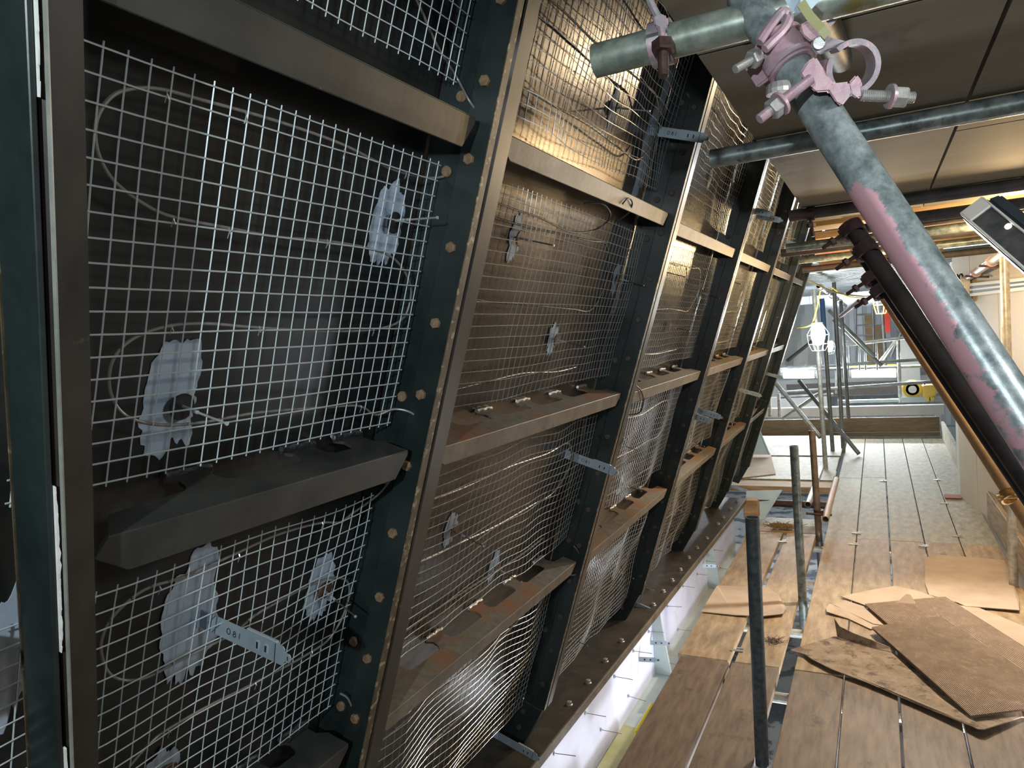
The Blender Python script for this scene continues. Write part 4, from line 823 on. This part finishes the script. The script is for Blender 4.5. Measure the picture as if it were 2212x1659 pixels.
# coupler on third cross tube by the ply edge
cc = V((at(1736, 455, 3.0).x + 0.03, 3.25, 2.095)); t = thing('coupler', cc, 'small dark coupler hanging from the dark plywood-end tube', 'coupler')
bm = BM(); band(bm, cc, V((1, 0, 0)), RT_ + 0.0008, 0, 350, 0.03, 0.007, 20); obj('band', bm, DARKC, t, smooth=True)
bm = BM(); tube(bm, cc + V((0, -0.02, -0.03)), cc + V((0.005, -0.02, -0.10)), 0.007, 10, solid=True); obj('bolt', bm, DARKC, t)
bm = BM(); nut(bm, cc + V((0, -0.02, -0.045)), V((0, 0, -1)), 0.018, 0.018); obj('nut', bm, DARKC, t)
# couplers on the right ledger, pink stained
a, b = at(2084, 606, 5.9), at(2200, 525, 3.7)
for i, f_ in enumerate((0.04, 0.30, 0.62)):
    q = a.lerp(b, f_); t = thing('coupler', q, 'salmon-pink coupler on the upper right ledger, %s from its far end' % ORD[i + 1], 'coupler', 'couplers on the upper right ledger')
    bm = BM(); band(bm, q, b - a, RT_ + 0.001, 0, 345, 0.05, 0.010, 20); obj('band', bm, PINK, t, smooth=True)
    bm = BM(); tube(bm, q + V((-0.07, 0, -0.02)), q + V((0.08, 0, -0.04)), 0.008, 10, solid=True); obj('bolt', bm, DARKC, t)
# coupler at the crossing low right
q = at(2178, 1072, 2.78); t = thing('coupler', q, 'shiny golden coupler on the ochre tube at lower right', 'coupler')
bm = BM(); band(bm, q, at(2152, 1022, 2.95) - at(1886, 605, 3.9), RT_ + 0.001, 0, 345, 0.035, 0.008, 20); obj('band', bm, mat('brassy_coupler', (0.40, 0.22, 0.08), (0.7, 0.45, 0.2), 60, 0.3, 0.6, 0.3), t, smooth=True)
bm = BM(); tube(bm, q + V((-0.04, -0.02, 0)), q + V((0.05, -0.03, 0.01)), 0.008, 10, solid=True); obj('bolt', bm, MATS['brassy_coupler'], t)

# ================================================================== LAMPS
# rectangular lamp at the right edge
def lamp_head():
    D0, D1 = 1.36, 1.18
    TL, BL = at(2091, 428, D0), at(2073, 460, D0); L_ = (at(2290, 650, 1.16) - BL)
    d = L_.normalized(); up = (TL - BL); up = (up - d * up.dot(d)); H = 0.044; up.normalize(); nrm = d.cross(up).normalized()
    if nrm.dot(EYE - BL) < 0: nrm = -nrm
    M = Matrix((d, up, nrm)).transposed().to_4x4(); M.translation = BL
    W = 0.42; t = thing('work_lamp', BL + d * 0.2, 'slim rectangular work lamp with glassy face at the right edge', 'work lamp')
    bm = BM(); box(bm, 0, W, -0.002, H + 0.004, -0.040, -0.004, M); bevel(bm, 0.006, 3); obj('housing', bm, HOUS, t, smooth=True)
    bm = BM(); prism(bm, [(0.002, H + 0.004), (W, H + 0.004), (W, H + 0.024), (0.012, H + 0.024)], 2, -0.036, -0.010, M); bevel(bm, 0.004, 2); obj('back_rail', bm, HOUS, t, smooth=True)
    bm = BM()
    for a0, a1, b0, b1 in ((0.004, W, -0.001, 0.0035), (0.004, W, H - 0.003, H + 0.001), (0.001, 0.032, 0.0, H)): box(bm, a0, a1, b0, b1, -0.004, 0.002, M)
    bevel(bm, 0.001); obj('bezel', bm, FRAMEW, t)
    bm = BM(); box(bm, 0.032, W, 0.0035, H - 0.003, -0.004, -0.001, M); obj('lens', bm, GLASSM, t)
    bm = BM(); c = M @ V((0.093, H * 0.78, -0.001)); hexa(bm, frame(c, nrm, V((0, 0, 1))) @ Matrix.Rotation(math.radians(90), 4, 'Y'), 0.0055, 0.0015, 16, 0.4); obj('led', bm, LED, t, label='lit LED spot')  # emissive disc puts an LED's reflection on the lens
lamp_head()
# warm bulb in a yellow cage
def caged(c, r, mcage, mlit, label, h=0.16, warm=True):
    t = thing('caged_lamp', c + V((0, 0, -h)), label, 'caged lamp')
    bm = BM(); bmesh.ops.create_uvsphere(bm, u_segments=16, v_segments=10, radius=r); bmesh.ops.scale(bm, verts=bm.verts, vec=(1, 1, 1.0 if warm else 1.7)); bmesh.ops.translate(bm, verts=bm.verts, vec=c); obj('bulb', bm, mlit, t, smooth=True)
    bm = BM(); tube(bm, c + V((0, 0, r * 0.8)), c + V((0, 0, r + 0.05)), r * 0.7, 12, solid=True); obj('lamp_holder', bm, mcage, t, smooth=True)
    for k in range(6):
        a = k * math.pi / 3; u = V((math.cos(a), math.sin(a), 0)); bm = BM()
        path(bm, [c + V((0, 0, r + 0.03)) + u * r * 0.7, c + u * r * 1.5, c + V((0, 0, -h * 0.6)) + u * r * 1.35, c + V((0, 0, -h)) + u * r * 0.9], 0.0028 if warm else 0.0016, 5); obj('cage_wire', bm, mcage, t)
    for z, rr in ((-h, 0.9), (-h * 0.6, 1.35), (-0.01, 1.5)):
        bm = BM(); path(bm, [c + V((math.cos(k * math.pi / 8) * r * rr, math.sin(k * math.pi / 8) * r * rr, z)) for k in range(17)], 0.0028 if warm else 0.0016, 5); obj('cage_ring', bm, mcage, t)
caged(ony(1901, 630, 5.3), 0.030, CAGE, LAMPY, 'glowing warm bulb in a yellow wire cage below the timbers', 0.145)
wb = ony(1767, 722, 8.0); caged(wb, 0.070, OFFW, LAMPW, 'glaring white caged lamp hanging by the far uprights', 0.17, warm=False)
wb = ony(1791, 747, 10.3); caged(wb, 0.05, OFFW, LAMPW, 'smaller white lamp glowing behind the uprights', 0.11, warm=False)
for i, (x0, x1, y, Y, r) in enumerate(((1690, 1762, 809, 12.0, 0.062), (1837, 1938, 806, 13.0, 0.075))):
    a, b = ony(x0, y, Y), ony(x1, y - 1, Y); t = thing('tube_lamp', a.lerp(b, 0.5) - V((0, 0, 0.1)), 'bright fluorescent tube lamp, %s' % ('left of the uprights', 'right of the uprights')[i], 'tube lamp')
    bm = BM(); tube(bm, a, b, r, 16, solid=True); obj('tube', bm, LAMPT, t, smooth=True)
    bm = BM(); box(bm, a.x - 0.05, b.x + 0.05, a.y + 0.03, a.y + 0.09, a.z + r, a.z + r + 0.04); obj('housing', bm, OFFW if i == 0 else CORDY, t)
    for q in (a, b): bm = BM(); tube(bm, q + V((-0.02, 0, 0)), q + V((0.02, 0, 0)), r * 1.08, 12, solid=True); obj('end_cap', bm, OFFW, t)
for pts, lb in (([(1700, 618, 8), (1740, 606, 7.9), (1800, 630, 7), (1860, 640, 6), (1897, 637, 5.4)], 'yellow festoon cord strung to the warm bulb'), ([(1772, 628, 7.9), (1766, 660, 7.95), (1758, 690, 8.0), (1752, 704, 8.0)], 'yellow cord hanging beside the white lamp upright'), ([(1795, 620, 8), (1830, 640, 7.8), (1880, 645, 7.0)], 'second yellow cord under the decking'), ([(1722, 708, 8.1), (1742, 706, 8.0), (1756, 700, 8.0)], 'short yellow lead reaching the white lamp')):
    bm = BM(); path(bm, spline([ony(*p) for p in pts], 6), 0.007, 6); obj('cord', bm, CORDY, label=lb, cat='cord', smooth=True)

# ================================================================== FAR END THINGS
def ybox(name, px0, py0, px1, py1, Y, dy, m, label, cat, par=None, bv=0.004):
    a, b = ony(px0, py0, Y), ony(px1, py1, Y); bm = BM(); box(bm, min(a.x, b.x), max(a.x, b.x), Y, Y + dy, min(a.z, b.z), max(a.z, b.z)); bevel(bm, bv)
    return obj(name, bm, m, par, label=label, cat=cat)
bm = BM(); box(bm, -2.3, -0.62, 10.9, 10.94, 0.0, 0.245); bevel(bm, 0.004); obj('toe_board', bm, TOE, label='brown toe board across the far end, left length', cat='toe board')
bm = BM(); box(bm, -0.61, 0.69, 10.9, 10.94, 0.055, 0.255); bevel(bm, 0.004); obj('toe_board', bm, TOE, label='brown toe board across the far end, right length', cat='toe board')
bm = BM(); box(bm, -0.61, 0.69, 10.86, 10.90, 0.0, 0.05); obj('toe_board', bm, TOE, label='low brown batten under the far right toe board', cat='toe board')
ybox('steel_beam', 1640, 902, 2040, 874, 11.6, 0.12, OFFW, 'white beam behind the far toe board, lower', 'beam')
ybox('steel_beam', 1810, 872, 1948, 862, 12.2, 0.12, PALEG, 'pale grey-green beam above the lower white beam', 'beam')
ybox('steel_beam', 1948, 870, 2040, 856, 12.0, 0.1, PALEG, 'short pale beam under the yellow reel', 'beam')
ybox('steel_beam', 1660, 900, 1790, 855, 13.0, 0.1, OFFW, 'white panel at the far left behind the braces', 'beam')
ybox('hoarding', 1700, 858, 1942, 822, 14.2, 0.05, mat('brown_grey_mesh_sheet', (0.12, 0.11, 0.10), (0.18, 0.165, 0.15), 30, 0.8), 'brown-grey hoarding below the tube lamps', 'hoarding')
ybox('cabinet', 1941, 858, 1985, 730, 14.0, 0.3, OFFW, 'white unit behind the right guard rail', 'cabinet')
ybox('insulation_roll', 1873, 800, 1889, 680, 15.2, 0.1, TIMB, 'tall tan roll leaning on the far wall', 'roll')
ybox('hoarding', 1894, 790, 1912, 700, 15.0, 0.1, TOE, 'brown sheet standing by the tan roll', 'sheet')
ybox('netting', 1912, 718, 1922, 662, 12.8, 0.04, REDP, 'red netting hanging from a far upright', 'netting')
for x, y0, y1 in ((1745, 600, 640),): pass
# hanging polythene
bm = BM(); n_ = 16; a = ony(1690, 662, 11.2); b = ony(1760, 650, 11.2); hb = ony(1700, 790, 11.2).z; g = []
for i in range(n_ + 1):
    x = a.x - 0.5 + (b.x - a.x + 0.55) * i / n_; row = []
    for j in range(9): row.append(bm.verts.new((x, 11.2 + 0.05 * math.sin(i * 1.3 + j * 0.5) + 0.03 * noise.noise(V((i * .7, j * .6, 2))), a.z + (hb - a.z) * j / 8)))
    g.append(row)
for i in range(n_):
    for j in range(8): bm.faces.new((g[i][j], g[i + 1][j], g[i + 1][j + 1], g[i][j + 1]))
ret = bmesh.ops.extrude_face_region(bm, geom=list(bm.faces)); bmesh.ops.translate(bm, verts=[e for e in ret['geom'] if isinstance(e, bmesh.types.BMVert)], vec=(0, 0.004, 0))
obj('plastic_sheet', bm, SHEET, smooth=True, label='bluish white plastic sheeting hanging beyond the wall end', cat='plastic sheet')
# yellow reel and box
c = ony(1971, 841, 12.1); t = thing('cable_reel', c - V((0, 0, 0.14)), 'round yellow cable reel at the far right', 'cable reel')
for y_, r_ in ((0, 0.135), (0.10, 0.135)):
    bm = BM(); tube(bm, c + V((0, y_, 0)), c + V((0, y_ + 0.015, 0)), r_, 28, solid=True); obj('flange', bm, YELLOW if 0 else CAGE, t, smooth=True)
bm = BM(); tube(bm, c, c + V((0, 0.1, 0)), 0.09, 20, solid=True); obj('drum', bm, BLACK, t, smooth=True)
bm = BM(); tube(bm, c + V((0, -0.02, 0)), c + V((0, 0, 0)), 0.055, 20, solid=True); obj('hub', bm, OFFW, t, smooth=True)
bm = BM(); path(bm, ring_pts(c + V((0, -0.004, 0)), V((1, 0, 0)), V((0, 0, 1)), 0.118, 0, 360, 28), 0.010, 6); obj('rim', bm, CORDY, t, smooth=True)
a, b = ony(1994, 866, 12.0), ony(2022, 832, 12.0); t = thing('transformer', V(((a.x + b.x) / 2, 12.1, a.z)), 'yellow transformer box beside the reel', 'transformer')
bm = BM(); box(bm, a.x, b.x, 12.0, 12.25, a.z + 0.05, b.z); bevel(bm, 0.01, 2); obj('case', bm, CAGE, t)
bm = BM(); path(bm, [V((a.x + 0.03, 12.1, b.z)), V((a.x + 0.05, 12.1, b.z + 0.05)), V((b.x - 0.05, 12.1, b.z + 0.05)), V((b.x - 0.03, 12.1, b.z))], 0.01, 6); obj('handle', bm, BLACK, t)
for x in (a.x + 0.06, b.x - 0.06): bm = BM(); tube(bm, V((x, 11.96, a.z + 0.03)), V((x, 12.0, a.z + 0.03)), 0.035, 12, solid=True); obj('socket', bm, CORDY, t)

# right side: toe board, trunking, junction box, hole in the floor
bm = BM(); prism(bm, [(0.712, 6.55), (0.745, 6.55), (0.80, 1.0), (0.765, 1.0)], 2, -0.005, 0.222); bevel(bm, 0.004); obj('toe_board', bm, mat('rough_pale_timber', (0.20, 0.145, 0.085), (0.46, 0.36, 0.235), 5, 0.7, 0, 0.2, stretch=(6, 1.0, 14)), label='pale rough toe board along the right edge of the walkway', cat='toe board')
bm = BM(); prism(bm, [(0.70, 10.85), (0.735, 10.85), (0.715, 7.5), (0.68, 7.5)], 2, -0.005, 0.20); obj('toe_board', bm, BFAR, label='grey toe board along the far right edge', cat='toe board')
ca = thing('cable_tray', (0.95, 5.6, 1.75), 'cable tray with cut cables high on the cream wall', 'cable tray')
def wallx(px, py, off=0.03):                                     # point just in front of wall_right's third run
    n2 = V((-(5.0 - 6.82), (1.02 - 0.70), 0)).normalized(); n2 = V((n2.x, n2.y, 0)); 
    if n2.x > 0: n2 = -n2
    p0 = V((0.70, 6.82, 0)) + n2 * (0.02 + off); r = ray(px, py); k = (p0 - EYE).dot(n2) / r.dot(n2); return EYE + r * k
for (x0, y0, x1, y1, m, nm) in ((2098, 615, 2225, 602, OFFW, 'rail'), (2098, 622, 2225, 609, BLACK, 'cable'), (2098, 627, 2225, 613, OFFW, 'cable'), (2098, 631, 2225, 618, BLACK, 'cable'), (2098, 637, 2225, 622, OFFW, 'rail')):
    bm = BM(); a, b = wallx(x0, y0), wallx(x1, y1); path(bm, [a, b], 0, flat=(0.022, 0.02, V((-1, 0.2, 0)))); obj(nm, bm, m, ca)
bm = BM(); q = wallx(2084, 626, 0.03); box(bm, q.x - 0.03, q.x + 0.03, q.y - 0.11, q.y + 0.11, q.z - 0.11, q.z + 0.09); bevel(bm, 0.004); obj('junction_box', bm, FRAMEW, label='cream junction box at the end of the cable tray', cat='junction box')
bm = BM(); q0 = wallx(2068, 592, 0.004); path(bm, [wallx(2068, 593, 0.004), wallx(2070, 598, 0.004), wallx(2074, 608, 0.004)], 0.007, 4)
path(bm, [wallx(2076 + 4 * math.cos(a * math.pi / 6), 600 + 8 * math.sin(a * math.pi / 6), 0.004) for a in range(13)], 0.007, 4); obj('writing', bm, INK, wr, label='handwritten 10 on the cream wall')
p = onz(2060, 1062, 0.0); 
bm = BM(); box(bm, 0.475, 0.60, 7.19, 7.33, 0.001, 0.012); obj('brick_piece', bm, BRICKR, label='red-brown block in the notch of the far deck', cat='block')

# left platform beyond the hole: raised cross boards
pl = thing('cross_platform', (-0.9, 8.0, -0.02), 'raised boards laid crosswise beyond the open hole at left', 'platform')
y = 7.36
for i, wd in enumerate((0.30, 0.24, 0.26, 0.9, 0.85, 0.8)):
    bm = BM(); box(bm, -2.4, -0.435 - 0.01 * (i % 2), y, y + wd - 0.012, -0.02 + 0.004 * (i % 2), 0.036 + 0.006 * ((i * 5) % 3)); bevel(bm, 0.003); obj('board', bm, (TIMB, BFAR)[i > 0], pl); y += wd
bm = BM(); pts = [onz(1603, 1032, 0.055), onz(1676, 1024, 0.055), onz(1664, 978, 0.055), onz(1620, 985, 0.055)]; prism(bm, [(p.x, p.y) for p in pts], 2, 0.052, 0.058); obj('cardboard_sheet', bm, CARD, label='flat cardboard piece on the crosswise boards by the wall end', cat='cardboard', group='cardboard pieces')
bm = BM(); pts = [ony(1640, 928, 8.9), ony(1662, 982, 8.9), ony(1622, 982, 8.9)]; path(bm, [pts[0], pts[0].lerp(pts[1], 0.5), pts[1]], 0.01, 5)
A_ = [bm.verts.new(p) for p in pts]; B_ = [bm.verts.new(p + V((0, 0.03, 0))) for p in pts]; bm.faces.new(A_); bm.faces.new(B_[::-1])
for i in range(3): bm.faces.new((A_[i], B_[i], B_[(i + 1) % 3], A_[(i + 1) % 3]))
obj('plastic_sheet', bm, PLASTIC, label='pale blue pointed plastic wrap beside the last stud', cat='plastic sheet')
# hole: ledger, pipe ends, membrane, packer, straw
stube('ledger', (-1.25, 6.72, 0.02), (-0.42, 6.72, 0.02), DARKC, 'rusty dark ledger across the open hole', r=0.03)
for i, (x, y_, z) in enumerate(((1745, 1090, 5.95), (1783, 1122, 5.55))):
    a = ony(x, y_, z); stube('pipe_end', a, a + V((0.02, 1.2, 0.05)), TUBEB if i == 0 else mat('pinkish_tube', (0.45, 0.33, 0.28), (0.55, 0.42, 0.36), 10, 0.5, 0.2), ('open pipe end under the crosswise boards', 'open pipe end clamped to the third post')[i], cat='scaffold tube')
c = ony(1768, 1108, 5.83); t = thing('coupler', c, 'rusty coupler holding the pipe end to the third post', 'coupler')
bm = BM(); band(bm, V((-0.455, 5.85, c.z)), V((0, 0, 1)), RT_ + 0.001, 0, 350, 0.04, 0.01, 20); obj('band', bm, DARKC, t, smooth=True)
bm = BM(); tube(bm, V((-0.54, 5.80, c.z)), V((-0.36, 5.82, c.z - 0.01)), 0.009, 10, solid=True); obj('bolt', bm, DARKC, t)
bm = BM(); pts = [ony(1612, 1060, 6.9), ony(1690, 1058, 6.9), ony(1652, 1120, 6.4), ony(1612, 1135, 6.3)]; A_ = [bm.verts.new(p) for p in pts]; B_ = [bm.verts.new(p + V((0, 0.004, -0.004))) for p in pts]; bm.faces.new(A_); bm.faces.new(B_[::-1])
for i in range(4): bm.faces.new((A_[i], B_[i], B_[(i + 1) % 4], A_[(i + 1) % 4]))
obj('membrane', bm, PLASTIC, label='pale blue membrane folded in the open hole', cat='membrane')
bm = BM(); a = ony(1608, 1118, 6.3); b = ony(1636, 1080, 6.3); box(bm, a.x, b.x, 6.28, 6.40, a.z, b.z); bevel(bm, 0.004); obj('timber_packer', bm, TIMB, label='yellowish timber packer at the ledge end', cat='timber packer')
bm = BM(); box(bm, -1.04, -0.49, 5.9, 6.6, -0.12, -0.08); obj('grey_board', bm, BFAR, label='grey lower board inside the open hole', cat='board')
bm = BM(); box(bm, -0.98, -0.48, 5.88, 5.97, -0.03, -0.005); obj('red_batten', bm, TIMB, label='orange batten at the near lip of the hole', cat='batten')
def clump(name, c, n_, sz, m, label, cat):
    bm = BM(); rnd = random.Random(int(c.x * 1000) + n_)
    for k in range(n_):
        a = rnd.random() * math.pi; L = sz * rnd.uniform(0.3, 1); o_ = c + V((rnd.gauss(0, sz * 0.6), rnd.gauss(0, sz * 0.35), rnd.uniform(0.002, sz * 0.25)))
        d = V((math.cos(a), math.sin(a), rnd.uniform(-0.1, 0.4))) * L; path(bm, [o_, o_ + d * 0.5 + V((0, 0, L * 0.12)), o_ + d], sz * 0.028, 4)
    obj(name, bm, m, label=label, cat=cat, kind='stuff')
clump('straw', onz(1690, 1142, 0.0), 240, 0.075, STRAW, 'brown straw clump at the near lip of the hole', 'straw')
clump('debris', onz(1672, 1388, 0.0), 60, 0.045, DARKC, 'dark dry leaf debris beside the nearest post', 'debris')
clump('debris', onz(2037, 1199, 0.006), 16, 0.018, DARKC, 'tiny dark scrap at the edge of the upper right cardboard', 'debris')

# ================================================================== CARDBOARD ON THE FLOOR
def cz(x, y, z): return onz(1640 + x * 0.30074, 1160 + y * 0.30074, z)
def card(pts, z, m, label, th=0.004, conv=None, lift=None):
    bm = BM(); P = [(conv or cz)(x, y, z) for x, y in pts]
    top = [bm.verts.new((p.x, p.y, z + (lift[i] if lift else 0))) for i, p in enumerate(P)]; bot = [bm.verts.new((p.x, p.y, z - th + (lift[i] if lift else 0))) for i, p in enumerate(P)]
    bm.faces.new(top); bm.faces.new(bot[::-1]); n_ = len(P)
    for i in range(n_): bm.faces.new((top[i], bot[i], bot[(i + 1) % n_], top[(i + 1) % n_]))
    return obj('cardboard_sheet', bm, m, label=label, cat='cardboard', group='cardboard pieces')
def ribbed(P00, P10, P11, P01, z, m, label, n_=60, amp=0.0038, th=0.003):
    """ridges run from the P00-P10 side to the P01-P11 side"""
    bm = BM(); C = [cz(*p, z) for p in (P00, P10, P11, P01)]; rows = []; J = 6
    for i in range(n_ * 4 + 1):
        f_ = i / (n_ * 4); row = []
        for j in range(J + 1):
            g_ = j / J; p = (C[0].lerp(C[1], f_)).lerp(C[3].lerp(C[2], f_), g_)
            row.append(bm.verts.new((p.x, p.y, z + amp * (1, 0.75, -1, 0.75)[i % 4] * 1.0 + 0.004 * math.sin(g_ * 3 + f_ * 2) + amp)))
        rows.append(row)
    for a, b in zip(rows, rows[1:]):
        for j in range(J): bm.faces.new((a[j], b[j], b[j + 1], a[j + 1]))
    base = [bm.verts.new((c.x, c.y, z - th)) for c in C]; bm.faces.new(base[::-1])
    return obj('cardboard_sheet', bm, m, label=label, cat='cardboard', group='cardboard pieces')
card([(1190, 145), (1320, 128), (1760, 165), (1800, 260), (1865, 440), (1868, 540), (1480, 500), (1425, 470), (1220, 415), (1190, 330)], 0.008, CARD, 'large plain tan cardboard sheet at the right toe board', lift=[0, 0, 0, 0, 0, .012, .004, 0, 0, 0])
card([(1425, 490), (1560, 500), (1902, 640), (2200, 760), (2200, 900), (1902, 790)], 0.010, CARD, 'tan cardboard sheet passing under the ribbed pile at right')
card([(585, 425), (790, 382), (980, 350), (1140, 385), (1285, 440), (1100, 490), (755, 487)], 0.014, CARD, 'pale cardboard flap at the far side of the pile')
card([(540, 488), (615, 452), (760, 500), (915, 635), (820, 622)], 0.012, CARD, 'narrow pale strip of cardboard, inner one', lift=[0, 0, 0, 0, 0.0])
card([(482, 520), (505, 488), (560, 505), (910, 640), (800, 660), (640, 585), (485, 548)], 0.007, CARD, 'narrow pale strip of cardboard, outer torn one', lift=[.01, .008, 0, 0, 0, 0, .01])
card([(225, 815), (380, 765), (545, 712), (700, 760), (965, 830), (1250, 1040), (1525, 1300), (1902, 1292), (2100, 1210), (1902, 1290), (1620, 1412), (1575, 1408), (1440, 1340), (1160, 1215), (780, 1055), (520, 960), (375, 885), (330, 850)][:8] + [(1890, 1296), (1620, 1412), (1575, 1408), (1440, 1340), (1160, 1215), (780, 1055), (520, 960), (375, 885), (330, 850)], 0.012, CARDD, 'dirty torn cardboard sheet, lowest and nearest of the pile', lift=[.004, .004, 0, 0, 0, 0, 0, 0, 0.004, .018, .016, .01, .004, .006, .008, .008, .006])
# curled flap standing up from it
bm = BM(); fl = [((560, 715), (530, 585), 0.0, 0.085), ((600, 735), (560, 640), 0.0, 0.055), ((700, 765), (660, 680), 0.0, 0.04), ((850, 805), (830, 745), 0.0, 0.028), ((975, 832), (960, 800), 0.0, 0.01)]
A_, B_ = [], []
for a, b, z0, z1 in fl:
    p = cz(*a, 0.014); q = p + V((-0.012, 0.025, z1)); A_.append(bm.verts.new(p)); B_.append(bm.verts.new(q))
for i in range(4): bm.faces.new((A_[i], A_[i + 1], B_[i + 1], B_[i]))
ret = bmesh.ops.extrude_face_region(bm, geom=list(bm.faces)); bmesh.ops.translate(bm, verts=[e for e in ret['geom'] if isinstance(e, bmesh.types.BMVert)], vec=(0, 0.003, 0.001))
obj('cardboard_flap', bm, CARDD, label='dark curled cardboard flap standing up from the dirty sheet', cat='cardboard')
ribbed((755, 487), (1335, 440), (2260, 1010), (1400, 1060), 0.022, CARDC, 'ribbed cardboard sheet, upper one under the big ribbed sheet', 46)
ribbed((805, 655), (1300, 580), (2260, 1190), (1520, 1297), 0.032, CARDC, 'big ribbed cardboard sheet on top of the pile', 52)
bm = BM(); q = [cz(980, 478, 0.026), cz(1130, 488, 0.026)]; tp = cz(1060, 470, 0.026) + V((0.0, 0.01, 0.045)); tp2 = tp + V((0.02, 0.0, -0.002))
vs = [bm.verts.new(q[0]), bm.verts.new(q[1]), bm.verts.new(tp2), bm.verts.new(tp)]; bm.faces.new(vs); ret = bmesh.ops.extrude_face_region(bm, geom=list(bm.faces)); bmesh.ops.translate(bm, verts=[e for e in ret['geom'] if isinstance(e, bmesh.types.BMVert)], vec=(0, 0.003, 0.001))
obj('cardboard_flap', bm, CARD, label='small pointed cardboard flap standing on the ribbed sheet', cat='cardboard')
def cf(x, y, z): return onz(1300 + x * 0.41230, 1000 + y * 0.41230, z)
card([(520, 778), (600, 650), (610, 642), (870, 652), (925, 690), (965, 760), (950, 800), (850, 810), (700, 798)], 0.006, CARD, 'tan cardboard piece on the left boards behind the nearest post', conv=cf, lift=[0, .004, 0, 0, 0, 0, .012, .010, .002])
